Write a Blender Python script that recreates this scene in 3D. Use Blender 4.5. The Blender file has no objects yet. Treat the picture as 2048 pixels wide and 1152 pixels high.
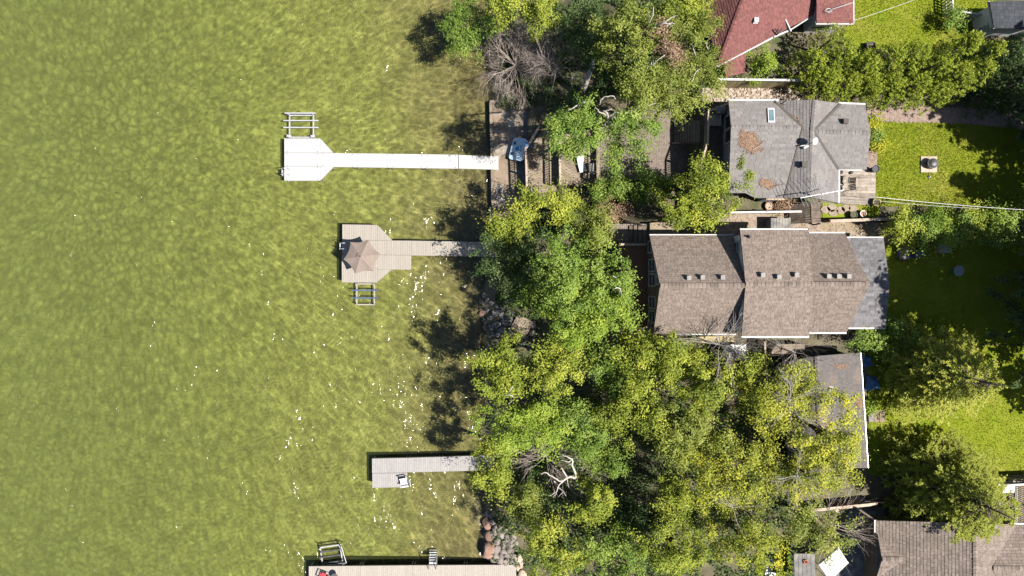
import bpy, math, random
import numpy as np
from mathutils import Vector, Matrix

random.seed(7)
RNG = np.random.default_rng(7)
SC = bpy.context.scene
COL = SC.collection

# ---------------------------------------------------------------- camera, sky, sun, exposure
H, S = 55.0, 25.0
cam_d = bpy.data.cameras.new('camera')
cam = bpy.data.objects.new('camera', cam_d)
COL.objects.link(cam)
cam.location = (0, 0, H)
cam.rotation_euler = (0, 0, 0)
cam_d.sensor_width = 36.0
cam_d.lens = 36.0 * H / (2048 / S)
cam_d.clip_start = 0.5
cam_d.clip_end = 2000
SC.camera = cam

SUN_DIR = Vector((0.487, -0.168, 0.857)).normalized()
world = bpy.data.worlds.new('World')
SC.world = world
world.use_nodes = True
wn = world.node_tree
sky = wn.nodes.new('ShaderNodeTexSky')
sky.sky_type = 'NISHITA'
sky.sun_disc = False
sky.sun_elevation = math.asin(SUN_DIR.z)
sky.sun_rotation = math.atan2(SUN_DIR.x, SUN_DIR.y)
sky.altitude = 200
wn.links.new(sky.outputs[0], wn.nodes['Background'].inputs[0])
wn.nodes['Background'].inputs[1].default_value = 0.056

sun_d = bpy.data.lights.new('sun', 'SUN')
sun_d.energy = 5.0
sun_d.angle = math.radians(0.5)
sun_d.color = (1.0, 0.935, 0.85)
sun = bpy.data.objects.new('sun', sun_d)
COL.objects.link(sun)
sun.rotation_euler = SUN_DIR.to_track_quat('Z', 'Y').to_euler()
sun.location = SUN_DIR * 80

SC.view_settings.view_transform = 'Standard'
SC.view_settings.look = 'None'
SC.view_settings.gamma = 1.0
SC.view_settings.use_curve_mapping = False
SC.view_settings.exposure = 1.65
SC.cycles.max_bounces = 7
SC.cycles.diffuse_bounces = 3
SC.cycles.transparent_max_bounces = 12
SC.cycles.caustics_reflective = False
SC.cycles.caustics_refractive = False
SC.cycles.sample_clamp_indirect = 4.0

# ---------------------------------------------------------------- helpers
def W(px, py, z=0.0):
    k = (H - z) / H
    return Vector(((px - 1024) / S * k, (576 - py) / S * k, z))

def M(name, c1, c2=None, scale=3.0, rough=0.8, rand=0.0, tint=False, bump=0.0, bscale=None, detail=5.0,
      spec=0.3, metal=0.0, stretch=None, c3=None, scale3=0.6, lo=0.35, hi=0.65, translucent=0.0):
    m = bpy.data.materials.new(name)
    m.use_nodes = True
    nt = m.node_tree
    N, L = nt.nodes, nt.links
    b = N['Principled BSDF']
    b.inputs['Roughness'].default_value = rough
    b.inputs['Specular IOR Level'].default_value = spec
    b.inputs['Metallic'].default_value = metal
    c2 = c2 or c1
    c1, c2 = [tuple(v*.84 for v in c) for c in (c1, c2)]; c3 = c3 and tuple(v*.84 for v in c3)
    geo = N.new('ShaderNodeNewGeometry')
    vec = geo.outputs['Position']
    if stretch:
        mp = N.new('ShaderNodeMapping')
        mp.inputs['Scale'].default_value = stretch
        L.new(vec, mp.inputs['Vector'])
        vec = mp.outputs[0]
    mix = N.new('ShaderNodeMix'); mix.data_type = 'RGBA'
    mix.inputs[6].default_value = (*c1, 1); mix.inputs[7].default_value = (*c2, 1)
    noi = N.new('ShaderNodeTexNoise')
    noi.inputs['Scale'].default_value = scale
    noi.inputs['Detail'].default_value = detail
    L.new(vec, noi.inputs['Vector'])
    mr = N.new('ShaderNodeMapRange')
    mr.inputs[1].default_value = lo; mr.inputs[2].default_value = hi
    L.new(noi.outputs[0], mr.inputs[0])
    fac = mr.outputs[0]
    if tint:
        at = N.new('ShaderNodeAttribute'); at.attribute_name = 'tint'
        ad = N.new('ShaderNodeMath'); ad.operation = 'MULTIPLY_ADD'
        L.new(fac, ad.inputs[0]); ad.inputs[1].default_value = 0.45
        sb = N.new('ShaderNodeMath'); sb.operation = 'SUBTRACT'
        L.new(at.outputs['Fac'], sb.inputs[0]); sb.inputs[1].default_value = 0.22
        L.new(sb.outputs[0], ad.inputs[2]); ad.use_clamp = True
        fac = ad.outputs[0]
    L.new(fac, mix.inputs[0])
    col = mix.outputs[2]
    if c3:
        n3 = N.new('ShaderNodeTexNoise'); n3.inputs['Scale'].default_value = scale3; n3.inputs['Detail'].default_value = 6
        n3.inputs['Roughness'].default_value = 0.65
        L.new(geo.outputs['Position'], n3.inputs['Vector'])
        r3 = N.new('ShaderNodeMapRange'); r3.inputs[1].default_value = 0.5; r3.inputs[2].default_value = 0.68
        L.new(n3.outputs[0], r3.inputs[0])
        mx3 = N.new('ShaderNodeMix'); mx3.data_type = 'RGBA'
        L.new(r3.outputs[0], mx3.inputs[0]); L.new(col, mx3.inputs[6]); mx3.inputs[7].default_value = (*c3, 1)
        col = mx3.outputs[2]
    if rand > 0:
        oi = N.new('ShaderNodeObjectInfo')
        rr = N.new('ShaderNodeMapRange'); rr.inputs[3].default_value = 1 - rand; rr.inputs[4].default_value = 1 + rand
        L.new(oi.outputs['Random'], rr.inputs[0])
        hv = N.new('ShaderNodeHueSaturation')
        L.new(rr.outputs[0], hv.inputs['Value']); L.new(col, hv.inputs['Color'])
        col = hv.outputs[0]
    L.new(col, b.inputs['Base Color'])
    if bump > 0:
        bn = N.new('ShaderNodeTexNoise'); bn.inputs['Scale'].default_value = bscale or scale * 4; bn.inputs['Detail'].default_value = 4
        L.new(vec, bn.inputs['Vector'])
        bp = N.new('ShaderNodeBump'); bp.inputs['Strength'].default_value = 0.6; bp.inputs['Distance'].default_value = bump
        L.new(bn.outputs[0], bp.inputs['Height']); L.new(bp.outputs[0], b.inputs['Normal'])
    if translucent > 0:
        tr = N.new('ShaderNodeBsdfTranslucent'); L.new(col, tr.inputs[0])
        ms = N.new('ShaderNodeMixShader'); ms.inputs[0].default_value = translucent
        L.new(b.outputs[0], ms.inputs[1]); L.new(tr.outputs[0], ms.inputs[2])
        L.new(ms.outputs[0], N['Material Output'].inputs[0])
    return m

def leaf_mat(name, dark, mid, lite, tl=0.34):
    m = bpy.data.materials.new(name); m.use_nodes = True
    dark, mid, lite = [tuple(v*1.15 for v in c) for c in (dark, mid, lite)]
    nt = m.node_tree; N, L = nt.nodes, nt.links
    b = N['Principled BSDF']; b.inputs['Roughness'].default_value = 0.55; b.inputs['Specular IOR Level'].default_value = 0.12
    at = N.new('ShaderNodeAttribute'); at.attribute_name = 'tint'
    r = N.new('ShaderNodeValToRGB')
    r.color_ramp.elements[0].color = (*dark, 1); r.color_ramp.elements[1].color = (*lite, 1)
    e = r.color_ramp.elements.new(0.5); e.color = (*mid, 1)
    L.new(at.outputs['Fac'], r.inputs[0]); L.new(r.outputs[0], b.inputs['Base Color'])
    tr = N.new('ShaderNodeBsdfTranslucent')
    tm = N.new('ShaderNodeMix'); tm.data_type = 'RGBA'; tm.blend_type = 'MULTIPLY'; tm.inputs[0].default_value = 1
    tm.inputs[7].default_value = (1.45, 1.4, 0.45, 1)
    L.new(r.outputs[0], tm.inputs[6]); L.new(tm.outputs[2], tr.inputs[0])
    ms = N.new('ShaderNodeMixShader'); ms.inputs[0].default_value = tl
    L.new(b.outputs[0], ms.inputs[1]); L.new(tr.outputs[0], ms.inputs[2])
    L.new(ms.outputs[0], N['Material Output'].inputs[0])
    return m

class MB:
    """collects faces of one mesh"""
    def __init__(s): s.v, s.f, s.t = [], [], []
    def face(s, pts, t=0.5):
        i = len(s.v); s.v += [tuple(p) for p in pts]; s.f.append(tuple(range(i, i + len(pts)))); s.t.append(t)
    def mesh8(s, vs, t=0.5):
        i = len(s.v); s.v += [tuple(p) for p in vs]
        for q in ((0,3,2,1),(4,5,6,7),(0,1,5,4),(1,2,6,5),(2,3,7,6),(3,0,4,7)):
            s.f.append(tuple(i + k for k in q)); s.t.append(t)
    def box(s, c, sz, rz=0.0, t=0.5):
        cx, cy, cz = c; x, y, z = sz[0]/2, sz[1]/2, sz[2]/2; co, si = math.cos(rz), math.sin(rz)
        vs = []
        for dz in (-z, z):
            for dx, dy in ((-x,-y),(x,-y),(x,y),(-x,y)):
                vs.append((cx + dx*co - dy*si, cy + dx*si + dy*co, cz + dz))
        s.mesh8(vs, t)
    def prism(s, top, dz, t=0.5):
        """polygon (3D points) pushed down by dz"""
        n = len(top); i = len(s.v)
        area = sum(top[k][0]*top[(k+1)%n][1] - top[(k+1)%n][0]*top[k][1] for k in range(n))
        if area < 0: top = list(reversed(top))
        s.v += [tuple(p) for p in top] + [(p[0], p[1], p[2]-dz) for p in top]
        s.f.append(tuple(range(i, i+n))); s.t.append(t)
        s.f.append(tuple(range(i+2*n-1, i+n-1, -1))); s.t.append(t)
        for k in range(n):
            s.f.append((i+k, i+n+k, i+n+(k+1)%n, i+(k+1)%n)); s.t.append(t)
    def beam(s, p, q, w, h, t=0.5):
        p, q = Vector(p), Vector(q); d = (q-p).normalized()
        up = Vector((0,0,1)) if abs(d.z) < 0.95 else Vector((1,0,0))
        a = d.cross(up).normalized()*w/2; b = a.cross(d).normalized()*h/2
        s.mesh8([p-a-b, q-a-b, q+a-b, p+a-b, p-a+b, q-a+b, q+a+b, p+a+b], t)
    def tube(s, pts, rad, n=6, t=0.5, cap=True):
        pts = [Vector(p) for p in pts]
        if not hasattr(rad, '__len__'): rad = [rad]*len(pts)
        i0 = len(s.v); prev = None
        for k, p in enumerate(pts):
            d = (pts[min(k+1, len(pts)-1)] - pts[max(k-1, 0)]).normalized()
            ref = prev if prev is not None else (Vector((1,0,0)) if abs(d.x) < 0.8 else Vector((0,1,0)))
            a = (ref - d*ref.dot(d)).normalized(); prev = a; b = d.cross(a)
            for j in range(n):
                an = 2*math.pi*j/n
                s.v.append(tuple(p + (a*math.cos(an) + b*math.sin(an))*rad[k]))
        for k in range(len(pts)-1):
            for j in range(n):
                s.f.append((i0+k*n+j, i0+k*n+(j+1)%n, i0+(k+1)*n+(j+1)%n, i0+(k+1)*n+j)); s.t.append(t)
        if cap:
            s.f.append(tuple(i0+j for j in reversed(range(n)))); s.t.append(t)
            s.f.append(tuple(i0+(len(pts)-1)*n+j for j in range(n))); s.t.append(t)
    def lathe(s, prof, c, n=16, t=0.5):
        i0 = len(s.v); m = len(prof)
        for r, z in prof:
            for j in range(n):
                an = 2*math.pi*j/n
                s.v.append((c[0]+r*math.cos(an), c[1]+r*math.sin(an), c[2]+z))
        for k in range(m-1):
            for j in range(n):
                s.f.append((i0+k*n+j, i0+k*n+(j+1)%n, i0+(k+1)*n+(j+1)%n, i0+(k+1)*n+j)); s.t.append(t)
        s.f.append(tuple(i0+j for j in reversed(range(n)))); s.t.append(t)
        s.f.append(tuple(i0+(m-1)*n+j for j in range(n))); s.t.append(t)
    def rock(s, c, r, t=0.5, seed=0, sub=1):
        vs, fs = ICO[sub]
        rg = random.Random(seed)
        off = [Vector((rg.uniform(-1,1), rg.uniform(-1,1), rg.uniform(-1,1))).normalized() for _ in range(9)]
        lim = [rg.uniform(0.62, 0.9) for _ in off]
        rz = rg.uniform(0, 6.28); co, si = math.cos(rz), math.sin(rz)
        i0 = len(s.v)
        for v in vs:
            p = Vector(v)
            for o, l in zip(off, lim):
                d = p.dot(o)
                if d > l: p -= o*(d-l)*0.85
            x, y, z = p.x*r[0], p.y*r[1], p.z*r[2]
            s.v.append((c[0]+x*co-y*si, c[1]+x*si+y*co, c[2]+z))
        for f in fs: s.f.append(tuple(i0+k for k in f)); s.t.append(t)

def _ico(sub):
    g = (1+5**.5)/2
    vs = [Vector(p).normalized() for p in ((-1,g,0),(1,g,0),(-1,-g,0),(1,-g,0),(0,-1,g),(0,1,g),(0,-1,-g),(0,1,-g),(g,0,-1),(g,0,1),(-g,0,-1),(-g,0,1))]
    fs = [(0,11,5),(0,5,1),(0,1,7),(0,7,10),(0,10,11),(1,5,9),(5,11,4),(11,10,2),(10,7,6),(7,1,8),(3,9,4),(3,4,2),(3,2,6),(3,6,8),(3,8,9),(4,9,5),(2,4,11),(6,2,10),(8,6,7),(9,8,1)]
    for _ in range(sub):
        cache = {}; nf = []
        def mid(a, b):
            k = (min(a,b), max(a,b))
            if k not in cache:
                vs.append(((vs[a]+vs[b])/2).normalized()); cache[k] = len(vs)-1
            return cache[k]
        for a, b, c in fs:
            ab, bc, ca = mid(a,b), mid(b,c), mid(c,a)
            nf += [(a,ab,ca),(b,bc,ab),(c,ca,bc),(ab,bc,ca)]
        fs = nf
    return [tuple(v) for v in vs], fs
ICO = {k: _ico(k) for k in (0, 1, 2)}

ORG = {}
def _mesh(name, mb, mat, off=(0,0,0), smooth=False):
    me = bpy.data.meshes.new(name)
    ox, oy, oz = off
    me.from_pydata([(x-ox, y-oy, z-oz) for x, y, z in mb.v], [], mb.f)
    if any(abs(t-0.5) > 1e-6 for t in mb.t):
        a = me.attributes.new('tint', 'FLOAT', 'FACE'); a.data.foreach_set('value', mb.t)
    if smooth: me.polygons.foreach_set('use_smooth', [True]*len(mb.f))
    me.materials.append(mat)
    me.update()
    return me

def props(o, label=None, cat=None, group=None, kind=None):
    if label: o['label'] = label
    if cat: o['category'] = cat
    if group: o['group'] = group
    if kind: o['kind'] = kind
    return o

def thing(name, label, cat, loc, group=None):
    o = bpy.data.objects.new(name, None); COL.objects.link(o)
    o.empty_display_size = 0.3
    o.location = loc; ORG[o.name] = Vector(loc)
    return props(o, label, cat, group)

def part(name, mb, mat, parent, kind=None, label=None, smooth=False):
    org = ORG[parent.name]
    o = bpy.data.objects.new(name, _mesh(name, mb, mat, org, smooth)); COL.objects.link(o)
    o.parent = parent; ORG[o.name] = org
    return props(o, label, None, None, kind)

def solo(name, mb, mat, label=None, cat=None, group=None, kind=None, smooth=False, loc=None):
    if loc is None:
        xs = [v[0] for v in mb.v]; ys = [v[1] for v in mb.v]; zs = [v[2] for v in mb.v]
        loc = ((min(xs)+max(xs))/2, (min(ys)+max(ys))/2, min(zs))
    o = bpy.data.objects.new(name, _mesh(name, mb, mat, loc, smooth)); COL.objects.link(o)
    o.location = loc; ORG[o.name] = Vector(loc)
    return props(o, label, cat, group, kind)

def structure(name, mb, mat, smooth=False):
    return solo(name, mb, mat, kind='structure', smooth=smooth, loc=(0,0,0))

CACHE = {}
def piece(name, mb, mat, parent, at=None):
    """a small piece with its own origin; alike pieces share their mesh"""
    n = len(mb.v)
    c = at or (sum(v[0] for v in mb.v)/n, sum(v[1] for v in mb.v)/n, sum(v[2] for v in mb.v)/n)
    key = (name, mat.name, tuple(round(v[k]-c[k], 3) for v in mb.v for k in range(3)))
    me = CACHE.get(key)
    if me is None: me = CACHE[key] = _mesh(name, mb, mat, c)
    o = bpy.data.objects.new(name, me); COL.objects.link(o)
    o.parent = parent; o.location = Vector(c) - ORG[parent.name]
    ORG[o.name] = ORG[parent.name]
    return o

def clip(poly, a, b, c):
    """keep the part of a 2D (or 3D) polygon where a*x + b*y <= c"""
    out = []; n = len(poly)
    for i in range(n):
        p, q = poly[i], poly[(i+1) % n]
        dp, dq = a*p[0]+b*p[1]-c, a*q[0]+b*q[1]-c
        if dp <= 0: out.append(p)
        if dp*dq < 0:
            t = dp/(dp-dq); out.append(tuple(p[k]+(q[k]-p[k])*t for k in range(len(p))))
    return out

def area2(p): return abs(sum(p[k][0]*p[(k+1)%len(p)][1]-p[(k+1)%len(p)][0]*p[k][1] for k in range(len(p))))/2

def planks(name, poly, ang, width, gap, z, th, mat, parent, zfun=None):
    """deck boards laid at ANG (direction of the boards) over a convex polygon, each an object"""
    d = (math.cos(ang), math.sin(ang)); nrm = (-d[1], d[0])
    s = [nrm[0]*p[0]+nrm[1]*p[1] for p in poly]
    n = max(1, round((max(s)-min(s))/(width+gap))); w = (max(s)-min(s))/n
    for k in range(n):
        a0 = min(s)+k*w+gap/2; a1 = min(s)+(k+1)*w-gap/2
        q = clip([tuple(p[:2]) for p in poly], -nrm[0], -nrm[1], -a0)
        if len(q) > 2: q = clip(q, nrm[0], nrm[1], a1)
        if len(q) < 3 or area2(q) < 0.004: continue
        mb = MB(); mb.prism([(x, y, zfun(x, y) if zfun else z) for x, y in q], th)
        piece(name, mb, mat, parent)

def plane3(p, q, r):
    n = (q-p).cross(r-p).normalized()
    if n.z < 0: n = -n
    return p, n
def hit(px, py, pl):
    """where the pixel's line of sight meets a roof plane"""
    d = Vector(((px-1024)/S/H, (576-py)/S/H, -1)); o = Vector((0,0,H)); p, n = pl
    return o + d*((p-o).dot(n)/d.dot(n))

def shingles(mb, poly, eave, exposure=0.19, tabw=0.3, th=0.018, rng=None, mix=0.5, lo=0.0, hi=1.0):
    rng = rng or random.Random(1)
    p0, n = poly['pl']; P = poly['pts']
    e0, e1 = eave
    u = (e1-e0).normalized(); v = n.cross(u).normalized()
    if v.z < 0: v = -v
    uv = [((p-e0).dot(u), (p-e0).dot(v)) for p in P]
    v0 = min(b for a, b in uv); v1 = max(b for a, b in uv); u0 = min(a for a, b in uv); u1 = max(a for a, b in uv)
    k = 0; vv = v0
    while vv < v1:
        strip = clip(clip(uv, 0, -1, -vv), 0, 1, vv+exposure)
        uu = u0 - rng.uniform(0, tabw)
        if len(strip) > 2:
            rowt = rng.uniform(-.06, .06)
            while uu < u1:
                w = tabw*rng.uniform(0.65, 1.35)
                q = clip(strip, -1, 0, -(uu+0.006))
                if len(q) > 2: q = clip(q, 1, 0, uu+w-0.006)
                if len(q) > 2 and area2(q) > 0.0015:
                    t = min(1, max(0, lo + (hi-lo)*(rng.random()**1.0) + rowt))
                    thk = th*rng.uniform(0.7, 1.5)
                    top = [e0 + u*a + v*b + n*(0.004 + thk*(1-(b-vv)/exposure) + 0.004) for a, b in q]
                    bot = [e0 + u*a + v*b + n*0.001 for a, b in q]
                    if (top[1]-top[0]).cross(top[2]-top[1]).dot(n) < 0: top.reverse(); bot.reverse(); q = q[::-1]
                    mb.face(top, t)
                    for j in range(len(top)):
                        jj = (j+1) % len(top)
                        if q[j][1] < vv+exposure*0.5 or q[jj][1] < vv+exposure*0.5:
                            mb.face([top[j], bot[j], bot[jj], top[jj]], t*0.8)
                uu += w
        vv += exposure; k += 1

def slab(mb, pts, th=0.12):
    mb.prism([tuple(p) for p in pts], th)

def roof_plane(house, roof, mat, anchors, corners, eave, sheath, rng, **kw):
    """roof: list collecting sheathing; shingles as one part per plane"""
    A = [W(*a) for a in anchors]
    pl = plane3(*A)
    pts = [hit(px, py, pl) for px, py in corners]
    sheath.prism([tuple(p) for p in pts], 0.14)
    mb = MB(); shingles(mb, {'pl': pl, 'pts': pts}, (hit(*eave[0], pl), hit(*eave[1], pl)), rng=rng, **kw)
    return pts, mb, pl

# ---------------------------------------------------------------- materials
MT = {}
MT['bed'] = None
MT['ground'] = M('ground_soil', (0.055,0.048,0.03), (0.10,0.085,0.055), 1.2, 0.95, bump=0.05, c3=(0.035,0.05,0.012), scale3=0.5)
MT['lawn'] = M('lawn_green', (0.098,0.130,0.009), (0.130,0.152,0.014), 0.9, 0.95, bump=0.03, bscale=14, c3=(0.150,0.150,0.026), scale3=0.35, spec=0.05)
MT['grass'] = M('grass_blades', (0.105,0.140,0.010), (0.150,0.170,0.015), 1.0, 0.9, tint=True, translucent=0.35, spec=0.05)
MT['concrete'] = M('stained_concrete', (0.115,0.086,0.06), (0.165,0.128,0.094), 1.4, 0.9, bump=0.01, c3=(0.24,0.225,0.20), scale3=0.9)
MT['concrete_grey'] = M('grey_concrete', (0.08,0.08,0.08), (0.12,0.117,0.11), 2.0, 0.9, bump=0.008, c3=(0.19,0.18,0.165), scale3=1.2)
MT['white_deck'] = M('white_aluminium_deck', (0.262,0.262,0.264), (0.285,0.285,0.287), 8, 0.55, rand=0.03, stretch=(1,14,1))
MT['bolt'] = M('dark_bolt', (0.02,0.02,0.02), rough=0.5)
MT['beige_deck'] = M('beige_plank', (0.198,0.180,0.155), (0.228,0.208,0.18), 6, 0.7, rand=0.05, stretch=(3,1,1))
MT['grey_deck'] = M('pale_grey_plank', (0.19,0.183,0.178), (0.218,0.21,0.205), 6, 0.7, rand=0.04)
MT['pink_deck'] = M('pale_wood_plank', (0.215,0.196,0.170), (0.25,0.228,0.20), 6, 0.7, rand=0.05)
MT['alu'] = M('aluminium', (0.42,0.42,0.43), (0.5,0.5,0.5), 5, 0.4, metal=0.6)
MT['dark_metal'] = M('dark_metal', (0.05,0.05,0.055), (0.08,0.08,0.085), 5, 0.5, metal=0.3)
MT['blue_bunk'] = M('blue_carpet', (0.03,0.055,0.12), (0.045,0.075,0.16), 10, 0.9)
MT['white_paint'] = M('white_paint', (0.27,0.27,0.265), (0.32,0.32,0.31), 3, 0.5)
MT['white_plastic'] = M('white_plastic', (0.42,0.43,0.44), (0.48,0.48,0.49), 3, 0.4)
MT['umbrella'] = M('taupe_canvas', (0.165,0.132,0.113), (0.19,0.153,0.132), 5, 0.85, translucent=0.15)
MT['wood_weathered'] = M('weathered_board', (0.155,0.130,0.105), (0.27,0.235,0.20), 4, 0.85, rand=0.22, stretch=(1,6,1), c3=(0.10,0.082,0.065), scale3=2.0)
MT['wood_weathered_y'] = M('weathered_board_along', (0.11,0.085,0.06), (0.19,0.155,0.115), 4, 0.85, rand=0.2, stretch=(1,6,1))
MT['wood_dark'] = M('dark_stained_board', (0.06,0.045,0.036), (0.10,0.078,0.06), 4, 0.8, rand=0.2)
MT['wood_red'] = M('red_brown_board', (0.125,0.060,0.038), (0.165,0.085,0.055), 5, 0.75, rand=0.15, stretch=(6,1,1))
MT['wood_pale'] = M('pale_timber', (0.24,0.19,0.145), (0.31,0.25,0.195), 5, 0.8, rand=0.12)
MT['wood_fence'] = M('tan_fence_board', (0.22,0.185,0.09), (0.30,0.25,0.14), 4, 0.85, rand=0.2)
MT['shingle_brown'] = M('brown_shingle', (0.086,0.070,0.059), (0.166,0.133,0.112), 7, 0.9, tint=True, bump=0.006, bscale=60)
MT['shingle_grey'] = M('grey_shingle', (0.098,0.093,0.091), (0.15,0.14,0.134), 7, 0.9, tint=True, bump=0.006, bscale=60, c3=(0.115,0.105,0.10), scale3=0.5)
MT['shingle_slate'] = M('slate_shingle', (0.058,0.058,0.062), (0.125,0.122,0.127), 4, 0.9, tint=True, bump=0.006, bscale=60)
MT['shingle_red'] = M('red_shingle', (0.088,0.034,0.032), (0.142,0.056,0.051), 5, 0.9, tint=True, bump=0.006, bscale=60)
MT['shingle_dark'] = M('dark_shingle', (0.022,0.026,0.032), (0.038,0.042,0.05), 5, 0.9, tint=True)
MT['shingle_taupe'] = M('taupe_shingle', (0.085,0.068,0.056), (0.165,0.135,0.115), 7, 0.9, tint=True, bump=0.006, bscale=60)
MT['shingle_shed'] = M('weathered_grey_shingle', (0.056,0.052,0.052), (0.095,0.086,0.083), 6, 0.9, tint=True, c3=(0.12,0.095,0.08), scale3=0.7)
MT['sheath'] = M('roof_edge', (0.06,0.055,0.05), rough=0.9)
MT['siding_white'] = M('white_siding', (0.46,0.47,0.48), (0.52,0.525,0.53), 2, 0.6)
MT['siding_grey'] = M('blue_grey_siding', (0.13,0.15,0.17), (0.16,0.18,0.20), 2, 0.7)
MT['siding_brown'] = M('brown_siding', (0.10,0.075,0.055), (0.13,0.10,0.075), 2, 0.7)
MT['glass'] = M('window_glass', (0.02,0.028,0.032), (0.03,0.04,0.045), 0.5, 0.05, spec=0.8)
MT['sky_glass'] = M('skylight_glass', (0.07,0.11,0.13), (0.10,0.15,0.17), 0.5, 0.1, spec=0.8)
MT['bark'] = M('bark_brown', (0.055,0.042,0.032), (0.10,0.08,0.062), 6, 0.95, bump=0.03)
MT['bark_pale'] = M('bark_pale', (0.26,0.235,0.21), (0.36,0.33,0.305), 5, 0.9, bump=0.01)
MT['twig'] = M('dry_twig', (0.21,0.172,0.15), (0.31,0.262,0.235), 5, 0.9)
MT['twig_grey'] = M('grey_twig', (0.17,0.152,0.138), (0.25,0.228,0.212), 5, 0.9)
MT['rock'] = M('grey_boulder', (0.105,0.093,0.085), (0.19,0.16,0.142), 2.2, 0.9, rand=0.25, bump=0.04, bscale=9)
MT['rock_red'] = M('reddish_boulder', (0.14,0.08,0.06), (0.20,0.13,0.10), 2.2, 0.9, rand=0.2, bump=0.04, bscale=9)
MT['rock_shade'] = M('shaded_boulder', (0.06,0.06,0.064), (0.105,0.10,0.10), 2.2, 0.9, rand=0.25, bump=0.04, bscale=9)  # grey rock darkened for tree shade, the shade put into its colour
MT['pebble'] = M('river_pebble', (0.15,0.115,0.085), (0.34,0.28,0.23), 4, 0.9, tint=True)
MT['brick'] = M('paver_brick', (0.155,0.112,0.092), (0.215,0.165,0.14), 5, 0.9, tint=True)
MT['brick_patio'] = M('brown_paver', (0.105,0.085,0.072), (0.15,0.122,0.104), 5, 0.9, tint=True)
MT['gravel'] = M('beige_gravel', (0.16,0.125,0.10), (0.225,0.18,0.14), 2.5, 0.95, bump=0.03, bscale=25, c3=(0.15,0.125,0.06), scale3=0.8)
MT['needles'] = M('orange_needles', (0.115,0.072,0.047), (0.185,0.12,0.082), 6, 0.9, tint=True)
MT['boat_white'] = M('boat_white', (0.30,0.40,0.48), (0.34,0.43,0.50), 3, 0.35)
MT['boat_blue'] = M('boat_blue', (0.01,0.12,0.30), (0.015,0.16,0.36), 3, 0.35)
MT['tarp_blue'] = M('blue_tarp', (0.01,0.06,0.16), (0.04,0.11,0.23), 3, 0.5, bump=0.05, bscale=5)
MT['red_cloth'] = M('red_cloth', (0.28,0.02,0.035), (0.33,0.03,0.05), 5, 0.8)
MT['black'] = M('black_plastic', (0.015,0.015,0.017), (0.025,0.025,0.028), 5, 0.6)
MT['grey_cloth'] = M('grey_fabric', (0.13,0.125,0.115), (0.17,0.16,0.15), 5, 0.9)
MT['cable'] = M('pale_cable', (0.42,0.42,0.42), rough=0.5)
MT['terracotta'] = M('terracotta', (0.22,0.11,0.07), (0.26,0.14,0.09), 5, 0.8)
MT['yellow_tub'] = M('yellow_tub', (0.20,0.17,0.05), (0.25,0.21,0.07), 5, 0.8)
MT['cover_white'] = M('white_canopy', (0.43,0.43,0.43), (0.47,0.47,0.46), 1.5, 0.6)
MT['tractor'] = M('tractor_paint', (0.04,0.06,0.10), (0.05,0.075,0.12), 3, 0.4)

MT['vent'] = M('pale_vent', (0.13,0.12,0.115), (0.16,0.15,0.14), 5, 0.6)

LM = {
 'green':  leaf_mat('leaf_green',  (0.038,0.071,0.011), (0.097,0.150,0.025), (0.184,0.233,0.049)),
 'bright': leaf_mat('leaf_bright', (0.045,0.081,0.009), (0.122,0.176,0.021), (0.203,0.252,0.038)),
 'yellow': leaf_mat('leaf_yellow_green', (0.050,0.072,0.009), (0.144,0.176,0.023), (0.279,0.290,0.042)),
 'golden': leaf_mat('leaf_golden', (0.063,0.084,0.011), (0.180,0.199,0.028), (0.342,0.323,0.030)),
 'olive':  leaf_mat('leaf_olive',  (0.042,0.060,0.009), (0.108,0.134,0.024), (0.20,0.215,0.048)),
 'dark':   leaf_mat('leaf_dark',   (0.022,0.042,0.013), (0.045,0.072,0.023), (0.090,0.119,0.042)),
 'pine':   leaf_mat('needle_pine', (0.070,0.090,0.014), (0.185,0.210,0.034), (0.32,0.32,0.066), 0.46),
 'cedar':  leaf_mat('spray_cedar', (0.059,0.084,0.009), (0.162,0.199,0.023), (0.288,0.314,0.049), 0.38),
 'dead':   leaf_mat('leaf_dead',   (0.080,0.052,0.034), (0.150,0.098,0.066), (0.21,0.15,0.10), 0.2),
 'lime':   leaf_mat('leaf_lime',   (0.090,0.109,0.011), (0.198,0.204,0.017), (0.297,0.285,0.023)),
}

# ---------------------------------------------------------------- terrain, lake bed, water
def sstep(a, b, x):
    t = min(1, max(0, (x-a)/(b-a))); return t*t*(3-2*t)

def gz(x, y):
    xs = -1.75 - 0.55*sstep(4.5, 2.0, y) + 2.5*sstep(-21.3, -22.2, y) + 0.15*math.sin(y*1.3)
    s = x - xs
    if s < 0: z = max(-1.3, 0.55*s)
    else: z = 0.75*sstep(0, 1.2, s) + 0.25*sstep(1, 4, s)
    z += 4.9*sstep(1.5, 12.6, x)
    if 4.9 < y < 14.4 and x > -1.4:
        t = 0.2 + 1.4*sstep(1.15, 1.35, x) + 1.1*sstep(3.6, 3.8, x) + 0.85*sstep(6.3, 6.6, x) + 2.35*sstep(13.0, 13.5, x)
        f = sstep(4.9, 5.4, y)*sstep(14.4, 13.8, y)
        z = z*(1-f) + t*f
    return z

def axis(lo, hi, st, far):
    a = list(np.arange(lo, hi, st)); out = []
    s = 4.0; v = hi
    while v < far: out.append(v); v += s; s *= 1.7
    return a + out + [far]
def sym(h, st, far):
    pos = axis(st/2, h, st, far); return [-v for v in reversed(pos)] + pos

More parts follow.
